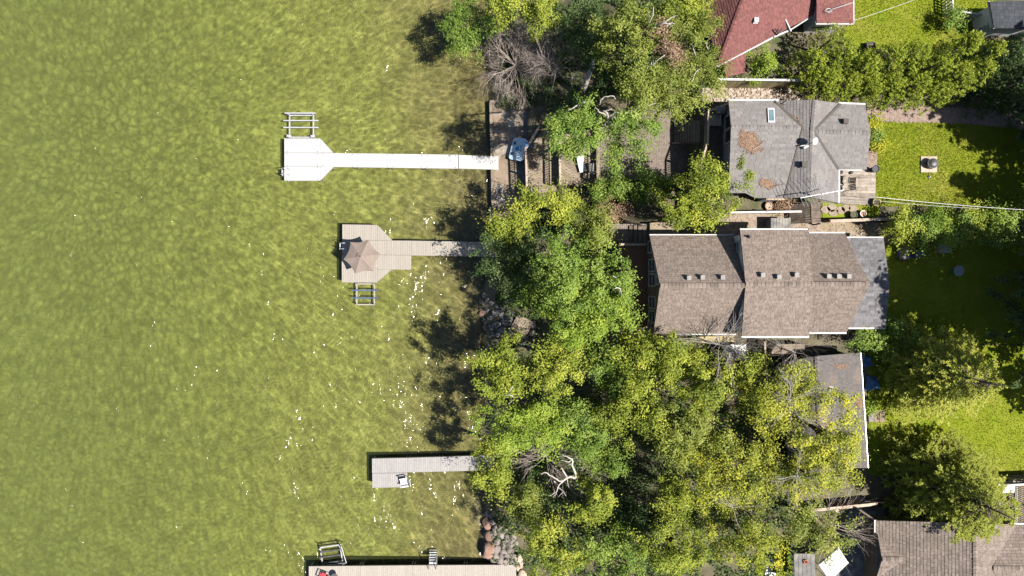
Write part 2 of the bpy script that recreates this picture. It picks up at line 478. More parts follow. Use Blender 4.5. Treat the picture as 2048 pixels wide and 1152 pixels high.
def heightfield(name, xs, ys, fn, mat):
    mb = MB()
    me = bpy.data.meshes.new(name)
    V = [(x, y, fn(x, y)) for y in ys for x in xs]; n = len(xs)
    F = [(j*n+i, j*n+i+1, (j+1)*n+i+1, (j+1)*n+i) for j in range(len(ys)-1) for i in range(n-1)]
    me.from_pydata(V, [], F); me.polygons.foreach_set('use_smooth', [True]*len(F)); me.materials.append(mat)
    o = bpy.data.objects.new(name, me); COL.objects.link(o); o['kind'] = 'structure'
    return o

heightfield('ground', axis(-4.2, 42, 0.3, 600), sym(27, 0.3, 600), gz, MT['ground'])

def bed_mat():
    m = bpy.data.materials.new('lake_bed_weed'); m.use_nodes = True
    nt = m.node_tree; N, L = nt.nodes, nt.links
    b = N['Principled BSDF']; b.inputs['Roughness'].default_value = 0.95; b.inputs['Specular IOR Level'].default_value = 0.0
    geo = N.new('ShaderNodeNewGeometry'); sep = N.new('ShaderNodeSeparateXYZ'); L.new(geo.outputs['Position'], sep.inputs[0])
    # distance from the shore, wobbling
    n0 = N.new('ShaderNodeTexNoise'); n0.inputs['Scale'].default_value = 0.16; n0.inputs['Detail'].default_value = 5
    L.new(geo.outputs['Position'], n0.inputs['Vector'])
    ma = N.new('ShaderNodeMath'); ma.operation = 'MULTIPLY_ADD'; ma.inputs[1].default_value = 9.0
    L.new(n0.outputs[0], ma.inputs[0]); L.new(sep.outputs[0], ma.inputs[2])
    mr = N.new('ShaderNodeMapRange'); mr.inputs[1].default_value = -34; mr.inputs[2].default_value = 3.5
    L.new(ma.outputs[0], mr.inputs[0])
    rp = N.new('ShaderNodeValToRGB'); cr = rp.color_ramp
    cr.elements[0].position = 0.0; cr.elements[0].color = (0.171, 0.211, 0.054, 1)
    cr.elements[1].position = 1.0; cr.elements[1].color = (0.140, 0.118, 0.066, 1)
    e = cr.elements.new(0.45); e.color = (0.186, 0.218, 0.056, 1)
    e = cr.elements.new(0.72); e.color = (0.194, 0.211, 0.061, 1)
    e = cr.elements.new(0.9); e.color = (0.170, 0.158, 0.068, 1)
    L.new(mr.outputs[0], rp.inputs[0])
    # weed clumps, plus the wavelets' light and dark cells painted into the bed colour
    nd = N.new('ShaderNodeTexNoise'); nd.inputs['Scale'].default_value = 1.6; nd.inputs['Detail'].default_value = 2
    L.new(geo.outputs['Position'], nd.inputs['Vector'])
    vm = N.new('ShaderNodeVectorMath'); vm.operation = 'MULTIPLY_ADD'; vm.inputs[1].default_value = (0.5, 0.5, 0)
    L.new(nd.outputs['Color'], vm.inputs[0]); L.new(geo.outputs['Position'], vm.inputs[2])
    vo = N.new('ShaderNodeTexVoronoi'); vo.inputs['Scale'].default_value = 2.1; vo.feature = 'SMOOTH_F1'
    L.new(vm.outputs[0], vo.inputs['Vector'])
    sc = N.new('ShaderNodeSeparateColor'); L.new(vo.outputs['Color'], sc.inputs[0])
    n2 = N.new('ShaderNodeTexNoise'); n2.inputs['Scale'].default_value = 3.6; n2.inputs['Detail'].default_value = 6; n2.inputs['Roughness'].default_value = 0.72
    L.new(geo.outputs['Position'], n2.inputs['Vector'])
    n3 = N.new('ShaderNodeTexNoise'); n3.inputs['Scale'].default_value = 0.45; n3.inputs['Detail'].default_value = 4
    L.new(geo.outputs['Position'], n3.inputs['Vector'])
    def mrr(src, a, b_, c, d):
        q = N.new('ShaderNodeMapRange'); q.inputs[1].default_value = a; q.inputs[2].default_value = b_
        q.inputs[3].default_value = c; q.inputs[4].default_value = d; L.new(src, q.inputs[0]); return q.outputs[0]
    def mul(a, b_):
        q = N.new('ShaderNodeMath'); q.operation = 'MULTIPLY'; L.new(a, q.inputs[0]); L.new(b_, q.inputs[1]); return q.outputs[0]
    v = mul(mul(mrr(sc.outputs[0], 0, 1, 0.70, 1.22), mrr(n2.outputs[0], 0.3, 0.72, 0.62, 1.34)), mrr(n3.outputs[0], 0.3, 0.7, 0.93, 1.07))
    hv = N.new('ShaderNodeHueSaturation'); L.new(v, hv.inputs['Value']); L.new(rp.outputs[0], hv.inputs['Color'])
    hh = mrr(n2.outputs[0], 0.35, 0.7, 0.515, 0.488); L.new(hh, hv.inputs['Hue'])
    L.new(hv.outputs[0], b.inputs['Base Color'])
    return m
heightfield('lake_bed', [-600, -200, -90] + list(np.arange(-60, 3, 1.5)) + [3.0], [-600, -100] + list(np.arange(-40, 41, 2.0)) + [100, 600],
            lambda x, y: -0.14 - 0.2*sstep(-2, -6, x) - 0.28*sstep(-4, -18, x) - 0.4*sstep(-18, -45, x) - 0.02*max(0, -x-45), bed_mat())

def water_mat():
    m = bpy.data.materials.new('lake_water'); m.use_nodes = True
    nt = m.node_tree; N, L = nt.nodes, nt.links
    N.remove(N['Principled BSDF'])
    geo = N.new('ShaderNodeNewGeometry'); pos = geo.outputs['Position']
    sep = N.new('ShaderNodeSeparateXYZ'); L.new(pos, sep.inputs[0])
    def noise(scale, detail=3, vec=pos, rough=0.5, dist=0.0):
        q = N.new('ShaderNodeTexNoise'); q.inputs['Scale'].default_value = scale; q.inputs['Detail'].default_value = detail
        q.inputs['Roughness'].default_value = rough; q.inputs['Distortion'].default_value = dist
        L.new(vec, q.inputs['Vector']); return q
    def mrr(src, a, b, c, d, smooth=False):
        q = N.new('ShaderNodeMapRange'); q.inputs[1].default_value = a; q.inputs[2].default_value = b
        q.inputs[3].default_value = c; q.inputs[4].default_value = d
        if smooth: q.interpolation_type = 'SMOOTHSTEP'
        L.new(src, q.inputs[0]); return q.outputs[0]
    def op(o, a, b, c=None):
        q = N.new('ShaderNodeMath'); q.operation = o
        for i, s in enumerate((a, b, c)):
            if s is None: continue
            if isinstance(s, (int, float)): q.inputs[i].default_value = s
            else: L.new(s, q.inputs[i])
        return q.outputs[0]
    # caustic light lines painted into the water's transparent tint as a Voronoi web
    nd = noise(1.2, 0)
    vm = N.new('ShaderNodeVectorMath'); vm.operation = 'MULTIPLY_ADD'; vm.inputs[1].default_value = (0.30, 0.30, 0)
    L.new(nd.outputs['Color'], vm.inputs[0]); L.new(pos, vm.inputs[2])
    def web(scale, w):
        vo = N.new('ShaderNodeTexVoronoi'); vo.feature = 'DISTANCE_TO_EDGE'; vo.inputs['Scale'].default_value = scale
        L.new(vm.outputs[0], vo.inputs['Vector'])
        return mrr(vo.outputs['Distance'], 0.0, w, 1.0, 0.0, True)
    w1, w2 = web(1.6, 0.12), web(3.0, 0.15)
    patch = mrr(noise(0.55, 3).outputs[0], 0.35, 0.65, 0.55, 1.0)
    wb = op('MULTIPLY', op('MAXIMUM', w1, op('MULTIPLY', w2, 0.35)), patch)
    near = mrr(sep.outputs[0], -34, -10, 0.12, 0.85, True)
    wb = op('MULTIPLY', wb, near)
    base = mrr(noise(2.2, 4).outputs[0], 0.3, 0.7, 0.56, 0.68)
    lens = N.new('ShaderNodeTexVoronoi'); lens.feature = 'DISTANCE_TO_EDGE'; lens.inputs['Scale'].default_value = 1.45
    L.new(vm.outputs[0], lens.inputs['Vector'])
    base = op('ADD', base, op('MULTIPLY', mrr(lens.outputs['Distance'], 0.0, 0.26, -0.13, 0.06), mrr(sep.outputs[0], -30, -8, 1.0, 0.45)))  # light and dark cells of refracting wavelets, painted into the same tint
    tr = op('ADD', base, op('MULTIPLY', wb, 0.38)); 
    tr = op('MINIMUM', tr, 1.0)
    cmb = N.new('ShaderNodeCombineColor')
    L.new(tr, cmb.inputs[0]); L.new(op('MULTIPLY', tr, 0.99), cmb.inputs[1]); L.new(op('MULTIPLY', tr, 0.93), cmb.inputs[2])
    tb = N.new('ShaderNodeBsdfTransparent'); L.new(cmb.outputs[0], tb.inputs[0])
    # murk
    df = N.new('ShaderNodeBsdfDiffuse'); df.inputs[0].default_value = (0.13, 0.145, 0.045, 1)
    mk = N.new('ShaderNodeMixShader'); L.new(mrr(sep.outputs[0], -40, -4, 0.22, 0.04), mk.inputs[0])
    L.new(tb.outputs[0], mk.inputs[1]); L.new(df.outputs[0], mk.inputs[2])
    # ripples
    mp = N.new('ShaderNodeMapping'); mp.inputs['Rotation'].default_value = (0, 0, math.radians(-62)); mp.inputs['Scale'].default_value = (1.0, 0.55, 1)
    L.new(pos, mp.inputs['Vector'])
    amp = mrr(noise(0.30, 3, rough=0.6).outputs[0], 0.42, 0.70, 0.45, 1.35)
    hgt = op('ADD', op('MULTIPLY', noise(0.9, 2, mp.outputs[0], dist=0.6).outputs[0], 1.0), op('MULTIPLY', noise(3.4, 3, mp.outputs[0], rough=0.55, dist=0.5).outputs[0], 0.34))
    bp = N.new('ShaderNodeBump'); bp.inputs['Strength'].default_value = 1.0; bp.inputs['Distance'].default_value = 0.215
    L.new(op('MULTIPLY', hgt, amp), bp.inputs['Height'])
    gl = N.new('ShaderNodeBsdfGlossy'); gl.inputs['Roughness'].default_value = 0.09; L.new(bp.outputs[0], gl.inputs['Normal'])
    fr = N.new('ShaderNodeFresnel'); fr.inputs['IOR'].default_value = 1.33
    ms = N.new('ShaderNodeMixShader'); L.new(fr.outputs[0], ms.inputs[0]); L.new(mk.outputs[0], ms.inputs[1]); L.new(gl.outputs[0], ms.inputs[2])
    L.new(ms.outputs[0], N['Material Output'].inputs[0])
    return m
wb_ = MB(); wb_.face([(-600,-600,0),(4,-600,0),(4,600,0),(-600,600,0)])
structure('lake_water', wb_, water_mat())

# ---------------------------------------------------------------- ground sheets
def sheet(name, pts, z, mat, th=0.08):
    mb = MB(); mb.prism([tuple(W(px, py, z)) for px, py in pts], th); return structure(name, mb, mat)

GRASS = []
LAWN = {}
def lawn(name, pts, z, n):
    sheet(name, pts, z, MT['lawn'], 0.25)
    P = [W(px, py, z) for px, py in pts]
    xs = [p.x for p in P]; ys = [p.y for p in P]
    me = bpy.data.meshes.new('grass')
    c = []
    def inside(x, y):
        r = False; k = len(P)
        for i in range(k):
            a, b = P[i], P[(i+1) % k]
            if (a.y > y) != (b.y > y) and x < (b.x-a.x)*(y-a.y)/(b.y-a.y)+a.x: r = not r
        return r
    while len(c) < n:
        x, y = random.uniform(min(xs), max(xs)), random.uniform(min(ys), max(ys))
        if inside(x, y): c.append((x, y, z))
    c = np.array(c); a = RNG.uniform(0, 6.283, n); h = RNG.uniform(0.03, 0.07, n); w = RNG.uniform(0.015, 0.04, n)
    d = np.stack([np.cos(a), np.sin(a), np.zeros(n)], 1); e = np.stack([-np.sin(a), np.cos(a), np.zeros(n)], 1)
    v = np.empty((n, 3, 3)); v[:, 0] = c - d*w[:, None]; v[:, 1] = c + d*w[:, None]
    v[:, 2] = c + e*(h*0.9)[:, None] + np.array([0, 0, 1])*h[:, None]
    tri_mesh(me, v.reshape(-1, 3), 3, RNG.uniform(0, 1, n)); me.materials.append(MT['grass'])
    o = bpy.data.objects.new('grass', me); COL.objects.link(o); o['kind'] = 'stuff'

def tri_mesh(me, v, k, tint):
    n = len(v)//k
    me.vertices.add(len(v)); me.vertices.foreach_set('co', np.asarray(v, dtype=np.float32).ravel())
    me.loops.add(len(v)); me.loops.foreach_set('vertex_index', np.arange(len(v), dtype=np.int32))
    me.polygons.add(n); me.polygons.foreach_set('loop_start', np.arange(0, n*k, k, dtype=np.int32))
    at = me.attributes.new('tint', 'FLOAT', 'FACE'); at.data.foreach_set('value', np.asarray(tint, dtype=np.float32))
    me.update(calc_edges=True)

ZG = 5.92
lawn('cottage_lawn', [(1752,243),(1850,244),(1930,247),(2090,262),(2090,418),(1752,412)], ZG+0.03, 26000)
lawn('upper_lawn', [(1700,-30),(2000,-30),(1960,100),(1690,98)], ZG+0.03, 12000)
lawn('lower_lawn', [(1735,690),(2100,690),(2100,960),(1738,950)], ZG+0.03, 20000)
lawn('shaded_lawn', [(1772,488),(2100,488),(2100,688),(1772,688)], ZG+0.03, 9000)
sheet('gravel_path', [(1425,424),(1592,424),(1650,440),(1790,446),(1790,486),(1425,486)], ZG+0.035, MT['gravel'])
sheet('gravel_path', [(1300,446),(1424.5,434),(1424.5,472),(1300,476)], ZG-.1, MT['gravel'], .9)
sheet('driveway', [(1700,1015),(1770,1015),(1770,1180),(1660,1180)], ZG+0.02, MT['concrete_grey'])
def pebbles(name, pts, z, n, r0, r1, mat, kind='stuff'):
    P = [W(px, py, z) for px, py in pts]; xs = [p.x for p in P]; ys = [p.y for p in P]
    mb = MB(); k = 0
    poly = [(p.x, p.y) for p in P]
    while k < n:
        x, y = random.uniform(min(xs), max(xs)), random.uniform(min(ys), max(ys))
        r = False
        for i in range(len(poly)):
            a, b = poly[i], poly[(i+1) % len(poly)]
            if (a[1] > y) != (b[1] > y) and x < (b[0]-a[0])*(y-a[1])/(b[1]-a[1])+a[0]: r = not r
        if not r: continue
        q = random.uniform(r0, r1)
        mb.rock((x, y, z+q*0.2), (q, q*random.uniform(.6, .95), q*0.6), random.random(), k, 0); k += 1
    return solo(name, mb, mat, kind=kind, loc=(0,0,0))
pebbles('gravel_stones', [(1425,424),(1592,424),(1650,440),(1790,446),(1790,486),(1425,486)], ZG+0.04, 900, 0.025, 0.06, MT['gravel'])
sheet('stone_bed', [(1405,175),(1610,177),(1610,203),(1405,203)], ZG, MT['gravel'])
pebbles('river_stones', [(1405,176),(1608,178),(1608,202),(1405,202)], ZG+0.02, 620, 0.075, 0.16, MT['pebble'])

def herringbone(name, pts, z, w, mat, rot=math.radians(45), kind='stuff'):
    P = [W(px, py, z) for px, py in pts]; poly = [(p.x, p.y) for p in P]
    cx = sum(p[0] for p in poly)/len(poly); cy = sum(p[1] for p in poly)/len(poly)
    R = max(math.hypot(p[0]-cx, p[1]-cy) for p in poly); co, si = math.cos(rot), math.sin(rot)
    mb = MB(); K = int(R/w*1.5)+4
    def inside(x, y):
        r = False
        for i in range(len(poly)):
            a, b = poly[i], poly[(i+1) % len(poly)]
            if (a[1] > y) != (b[1] > y) and x < (b[0]-a[0])*(y-a[1])/(b[1]-a[1])+a[0]: r = not r
        return r
    for k in range(-K, K):
        for m in range(-K//2, K//2):
            for (ix, iy, sx, sy) in ((k, k+4*m, 2, 1), (k, k+1+4*m, 1, 2)):
                lx, ly = (ix+sx/2)*w, (iy+sy/2)*w
                if abs(lx) > R*1.3 or abs(ly) > R*1.3: continue
                x, y = cx+lx*co-ly*si, cy+lx*si+ly*co
                if inside(x, y):
                    mb.box((x, y, z-0.02+random.uniform(-.003,.003)), (sx*w-0.012, sy*w-0.012, 0.06), rot, random.random())
    return solo(name, mb, mat, kind=kind, loc=(0,0,0))
PATH = [(1733,211),(1850,213),(1950,217),(2090,229),(2090,262),(1930,247),(1850,244),(1735,243)]
sheet('garden_path', PATH, ZG+0.02, MT['concrete_grey'])
herringbone('path_bricks', PATH, ZG+0.045, 0.115, MT['brick'])
PAT = [(1733,300),(1752,304),(1752,338),(1733,338)]
sheet('side_patio', PAT, ZG+0.04, MT['concrete_grey'])
herringbone('patio_bricks', PAT, ZG+0.065, 0.105, MT['brick'])

# ---------------------------------------------------------------- docks
def dock(name, label, sections, z, mat, ang, width, fmat, gap=0.012, pname='deck_plank'):
    """sections: lists of pixel corners, each a framed section of the dock"""
    P0 = [W(px, py, z) for s in sections for px, py in s]
    t = thing(name, label, 'dock', (sum(p.x for p in P0)/len(P0), sum(p.y for p in P0)/len(P0), 0))
    for s in sections:
        P = [W(px, py, z) for px, py in s]; c = sum(P, Vector())/len(P); P = [p+(p-c).normalized()*.018 for p in P]
        planks(pname, [(p.x, p.y) for p in P], ang, width, gap, z, 0.04, mat, t)
        fr = MB(); c = sum(P, Vector())/len(P)
        for i in range(len(P)):
            a, b = P[i], P[(i+1) % len(P)]
            a, b = a+(c-a).normalized()*0.05, b+(c-b).normalized()*0.05
            fr.beam((a.x, a.y, z-0.13), (b.x, b.y, z-0.13), 0.05, 0.16)
        part('frame', fr, fmat, t)
        for p in P:
            q = p + (c-p).normalized()*0.12
            lg = MB(); lg.tube([(q.x, q.y, -1.5), (q.x, q.y, z-0.05)], 0.035, 6); piece('leg', lg, MT['alu'], t)
    return t

Z1 = 0.74
white_sections = [[(569,277),(640,277),(640,305),(569,305)], [(569,306),(640,306),(640,333),(569,333)], [(569,334),(640,334),(640,361),(569,361)],
    [(641,278),(666,305),(641,305)], [(641,334),(666,334),(641,360)],
    [(641,306),(710,306.8),(710,334),(641,333)], [(711,306.8),(780,307.7),(780,335),(711,334)], [(781,307.7),(848,308.6),(848,336),(781,335)], [(849,308.6),(916,309.6),(916,337),(849,336)]]
wd = dock('dock', 'white T-shaped dock with angled corners and a long straight walkway, topmost of the docks', white_sections, Z1, MT['white_deck'], 0, 0.55, MT['alu'], 0.008, 'deck_panel')
for s in white_sections:
    if len(s) < 4: continue
    P = [W(px, py, Z1) for px, py in s]; c = sum(P, Vector())/4
    for p in P:
        q = Vector((p.x+0.2*(1 if c.x > p.x else -1), p.y+0.07*(1 if c.y > p.y else -1), Z1))
        b = MB(); b.lathe([(0.035, 0), (0.035, 0.012), (0.02, 0.02)], q, 6); piece('bolt', b, MT['bolt'], wd)
# gangway from the last section on to the sea wall
gw = thing('gangway', 'white ribbed ramp joining the white dock to the concrete shore pad', 'gangway', W(955, 325, 0.75))
a0, a1, a2, a3 = W(917.5,309.8,.77), W(997,313,.58), W(997,339.5,.58), W(917.5,337,.77)
planks('gangway_plank', [(p.x, p.y) for p in (a0,a1,a2,a3)], math.pi/2, 0.15, 0.008, 0, 0.05, MT['white_deck'], gw, zfun=lambda x, y: 0.77-(x-a0.x)/(a1.x-a0.x)*0.19)
fb = MB(); fb.beam(a0-Vector((0,0.06,.09)), a1-Vector((0,.06,.09)), 0.05, 0.1); fb.beam(a3-Vector((0,-.06,.09)), a2-Vector((0,-.06,.09)), 0.05, 0.1); part('side_beam', fb, MT['alu'], gw)

dock('dock', 'beige plank dock with a hexagonal end platform under a taupe patio umbrella',
     [[(685,449),(754,450),(754,480),(685,480)], [(755,451),(784,480.5),(755,480)],
      [(684.5,481),(754,481),(754,509),(684.5,508.5)], [(755,481),(822,481.5),(822,510),(755,509)],
      [(684,509.5),(754,510),(754,535.5),(684,535.5)], [(755,510),(822,511),(822,539),(755,538)],
      [(684,536),(754,536.5),(754,565),(684,564.5)], [(755,539),(783,539),(755,563)],
      [(823,481.5),(900,483),(900,511.5),(823,510.5)], [(901,483),(1000,485),(1000,513.5),(901,511.5)]],
     Z1, MT['beige_deck'], math.pi/2, 0.13, MT['pink_deck'])
dock('dock', 'pale grey L-shaped dock with a white chair at its inner corner',
     [[(744.5,917.5),(814,916),(814,945),(744.5,946)], [(745,947),(814,946),(814,974),(745,975.5)],
      [(815,916),(880,914),(880,943),(815,944.5)], [(881,914),(960,911.5),(960,941),(881,943)], [(961,911.5),(1010,910),(1010,940),(961,941)]],
     Z1, MT['grey_deck'], math.pi/2, 0.13, MT['alu'])
dock('dock', 'long wide pale wood dock along the bottom edge with a red chair on it',
     [[(618,1133),(720,1132),(720,1200),(618,1200)], [(721,1132),(825,1131),(825,1200),(721,1200)], [(826,1131),(930,1130.5),(930,1200),(826,1200)], [(931,1130.5),(1032,1130),(1032,1200),(931,1200)]],
     0.86, MT['pink_deck'], math.pi/2, 0.14, MT['wood_weathered_y'])

# ladders
def ladder(label, p, q, z, out, mat, tall=0.75, wide=0.45):
    """a dock ladder: rails rising at p, bending down into the water along OUT"""
    p = Vector(p); o = Vector(out).normalized(); sd = Vector((-o.y, o.x, 0))*wide/2
    t = thing('dock_ladder', label, 'ladder', p)
    for s in (-1, 1):
        mb = MB(); b = p+sd*s
        mb.tube([b-o*0.45+Vector((0,0,0)), b-o*0.4+Vector((0,0,tall*.9)), b-o*0.2+Vector((0,0,tall)), b+o*0.08+Vector((0,0,tall*.8)), b+o*0.2+Vector((0,0,0)), b+o*0.42+Vector((0,0,-1.4))], 0.028, 6)
        part('rail', mb, mat, t)
    for k in range(5):
        mb = MB(); c = p+o*(0.2+0.045*k)+Vector((0,0,-0.05-0.27*k)); mb.beam(c-sd, c+sd, 0.09, 0.03); piece('rung', mb, mat, t)
ladder('small aluminium ladder on the left end of the white dock', W(569,345,Z1), 0, Z1, (-1,0,0), MT['alu'])
ladder('small aluminium ladder on the left edge of the beige dock beside the umbrella', W(685,493,Z1), 0, Z1, (-1,0,0), MT['alu'])
t = thing('boarding_ladder', 'grey ladder with flat steps hanging off the long bottom dock', 'ladder', W(866,1131,.86))
for sx in (858.5, 873.5):
    mb = MB(); mb.tube([W(sx-1,1140,.85), W(sx-.5,1133,1.5), W(sx,1128,1.2), W(sx+1,1098,-.35)], 0.035, 6); part('rail', mb, MT['alu'], t)
for k in range(6):
    f = k/5; mb = MB(); zz = 0.95-1.1*f; y = 1126-25*f; mb.beam(W(859,y,zz), W(874,y,zz), 0.16, 0.035); piece('step', mb, MT['alu'], t)

# boat lifts
def boat_lift(label, c, w, h, bunks, fm, bm, z=0.1, over=0.5, rot=0.0):
    t = thing('boat_lift', label, 'boat lift', (c.x, c.y, 0))
    co, si = math.cos(rot), math.sin(rot)
    def Q(x, y, zz): return Vector((c.x+x*co-y*si, c.y+x*si+y*co, zz))
    for s in (-1, 1):
        mb = MB(); mb.beam(Q(s*w/2, -h/2, z), Q(s*w/2, h/2, z), 0.09, 0.1); part('side_beam', mb, fm, t)
        mb = MB(); mb.beam(Q(-w/2-.05, s*h/2, z-0.1), Q(w/2+.05, s*h/2, z-0.1), 0.09, 0.09); part('cross_beam', mb, fm, t)
        for u in (-1, 1):
            mb = MB(); mb.tube([Q(s*w/2, u*h/2, -1.5), Q(s*w/2, u*h/2, z+0.35)], 0.045, 6); piece('leg', mb, fm, t)
            mb = MB(); mb.lathe([(0.13, -1.45), (0.13, -1.4)], Q(s*w/2, u*h/2, 0), 8); piece('foot_pad', mb, fm, t)
    for y in bunks:
        mb = MB(); mb.beam(Q(-w/2-over, y, z+0.16), Q(w/2+over, y, z+0.16), 0.09, 0.1); part('bunk', mb, bm, t)
    return t, Q
t, Q = boat_lift('bare aluminium boat lift above the white dock', W(603,252,.2), 1.9, 1.75, (-0.15, 0.4), MT['alu'], MT['alu'], 0.15, 0.45)
mb = MB(); mb.beam(Q(-1.25,.95,.5), Q(1.2,.95,.5), 0.1, 0.06); part('guide_rail', mb, MT['alu'], t)
for s in (-1, 1):
    mb = MB(); mb.tube([Q(s*.95,.88,.05), Q(s*1.2,.95,.5)], 0.035, 5); part('strut', mb, MT['alu'], t)
    mb = MB(); mb.box(Q(s*.95, -.85, .35), (0.35, 0.2, 0.1), 0.2*s); part('winch_plate', mb, MT['alu'], t)
t, Q = boat_lift('boat lift with blue carpeted bunks below the beige dock', W(731,588.5,.2), 1.4, 1.65, (-0.3, 0.32), MT['pink_deck'], MT['blue_bunk'], 0.12, 0.35)
mb = MB(); mb.tube([Q(-.5,.95,.3), Q(-1.3,1.0,.35)], 0.05, 6); part('roller', mb, MT['blue_bunk'], t)
t, Q = boat_lift('tilted dark boat lift with black bunks at the left end of the bottom dock', W(663,1112,.2), 1.6, 1.5, (-.45, 0.05, 0.45), MT['alu'], MT['dark_metal'], 0.15, 0.0, math.radians(8))
mb = MB(); mb.tube([Q(.8,-.7,.6), Q(1.3,-.45,.9), Q(1.0,.75,.6)], 0.035, 5); mb.tube([Q(1.3,-.45,.9), Q(.55,-.55,.5)], 0.035, 5); part('winch_arm', mb, MT['alu'], t)

# patio umbrella
uc = W(722, 513, 3.05); ub = Vector((uc.x, uc.y, Z1))
t = thing('patio_umbrella', 'open taupe patio umbrella with six panels standing on the beige dock', 'umbrella', ub)
mb = MB(); mb.lathe([(0.26,0),(0.28,.05),(0.1,.09),(.05,.3)], ub, 14); part('base', mb, MT['dark_metal'], t)
mb = MB(); mb.tube([ub+Vector((0,0,.08)), ub+Vector((0,0,2.45))], 0.022, 8); part('pole', mb, MT['dark_metal'], t)
R6 = 1.42
for k in range(6):
    mb = MB(); a0 = math.radians(68+60*k); a1 = a0+math.radians(60); n = 7
    apex = ub+Vector((0,0,2.50)); grid = []
    for i in range(n):
        row = []
        for j in range(n):
            f = i/(n-1); g = j/(n-1)
            e0 = Vector((math.cos(a0), math.sin(a0), 0)); e1 = Vector((math.cos(a1), math.sin(a1), 0))
            d = e0*(1-g)+e1*g
            inw = 1-0.10*4*g*(1-g)*f
            row.append(apex + d*(f*R6*inw) + Vector((0,0,-0.52*f-0.05*f*4*g*(1-g)*(f>0))))
        grid.append(row)
    for i in range(n-1):
        for j in range(n-1):
            q = [grid[i][j], grid[i+1][j], grid[i+1][j+1], grid[i][j+1]]
            if i == 0: q = q[:3]
            mb.face(q)
    part('canopy_panel', mb, MT['umbrella'], t)
    mb = MB(); e0 = Vector((math.cos(a0), math.sin(a0), 0)); mb.tube([apex+Vector((0,0,-.03)), apex+e0*R6*.99+Vector((0,0,-.545))], 0.012, 5); part('rib', mb, MT['dark_metal'], t)
mb = MB()
for k in range(6):
    a0 = math.radians(68+60*k); a1 = a0+math.radians(60)
    mb.face([apex+Vector((0,0,.1)), apex+Vector((.36*math.cos(a0), .36*math.sin(a0), -.07)), apex+Vector((.36*math.cos(a1), .36*math.sin(a1), -.07))])
part('vent_cap', mb, MT['umbrella'], t)
mb = MB(); mb.lathe([(0.03,.06),(.045,.12),(.02,.2)], apex, 8); part('finial', mb, MT['black'], t)

# chairs
def chair(label, p, rz, mat, group=None, back=0.55, sc=1.0, legmat=None, name='chair', recl=0.12):
    t = thing(name, label, 'chair', p, group); co, si = math.cos(rz), math.sin(rz)
    def Q(x, y, z): return Vector((p[0]+(x*co-y*si)*sc, p[1]+(x*si+y*co)*sc, p[2]+z*sc))
    lm = legmat or mat
    for k in range(4):
        mb = MB(); y = -0.2+0.125*k; mb.beam(Q(-.24,y,.42-.015*k), Q(.24,y,.42-.015*k), 0.115*sc, 0.03*sc); piece('seat_slat', mb, mat, t)
    for k in range(4):
        mb = MB(); x = -0.18+0.12*k; mb.beam(Q(x,.26,.42), Q(x,.26+recl+.14,.42+back), 0.1*sc, 0.025*sc); piece('back_slat', mb, mat, t)
    for sx in (-1, 1):
        for sy, hh in ((-.22, .62), (.24, .62)):
            mb = MB(); mb.tube([Q(sx*.27, sy*1.05, 0), Q(sx*.27, sy, hh)], 0.024*sc, 6); piece('leg', mb, lm, t)
        mb = MB(); mb.beam(Q(sx*.28,-.26,.63), Q(sx*.28,.3,.63), 0.08*sc, 0.03*sc); piece('arm', mb, mat, t)
    return t
chair('white slatted chair with dark frame on the L-shaped dock', tuple(W(810,961,Z1)), math.radians(-80), MT['white_plastic'], legmat=MT['dark_metal'], sc=1.1)
chair('red lawn chair on the long bottom dock', tuple(W(651,1149,.86)), math.radians(160), MT['red_cloth'], legmat=MT['black'], sc=1.1)
mb = MB(); c = W(672,1149,.86); mb.lathe([(0.05,0),(.05,.5)], c, 8); 
t = thing('side_table', 'small dark round table beside the red chair', 'table', c)
part('stem', mb, MT['black'], t); mb = MB(); mb.lathe([(0.28,.5),(.3,.52),(.28,.54)], c, 16); part('tabletop', mb, MT['dark_metal'], t)

# ---------------------------------------------------------------- north lot: pad, sea wall, terraces
sheet('shore_pad', [(986,203),(1076,203),(1060,432),(990,432)], 0.5, MT['concrete'], 1.0)
sheet('grey_walkway', [(1040,203),(1076,203),(1060,432),(1046,432),(1033,330),(1046,262)], 0.506, MT['concrete_grey'], 0.02)
sw = MB(); a, b = W(982,203,.5), W(987,432,.5)
sw.beam((a.x,a.y,-.35), (b.x,b.y,-.35), 0.22, 1.7); 
st = thing('sea_wall', 'low brown sea wall along the concrete pad at the water edge', 'wall', (a.x,(a.y+b.y)/2,-.9)); part('wall_face', sw, MT['concrete'], st)
for k in range(10):
    mb = MB(); f0, f1 = k/10+.004, (k+1)/10-.004; p, q = a.lerp(b, f0), a.lerp(b, f1); mb.beam((p.x,p.y,.535), (q.x,q.y,.535), 0.26, 0.06); piece('cap_board', mb, MT['wood_weathered_y'], st)
sw = MB(); a, b = W(980,203,.5), W(1075,203,.5); sw.beam((a.x,a.y,-.3), (b.x,b.y,-.3), 0.15, 1.7); part('wall_return', sw, MT['concrete'], st)
gr = thing('guard_rail', 'short white rail at the end of the sea wall under the trees', 'rail', W(982,425,.5))
for y in (415, 428, 441):
    mb = MB(); mb.tube([W(981,y,.5), W(980,y,1.4)], 0.03, 6); piece('post', mb, MT['white_paint'], gr)
mb = MB(); mb.beam(W(980,414,1.4), W(980,442,1.4), 0.09, 0.05); part('top_rail', mb, MT['white_paint'], gr)

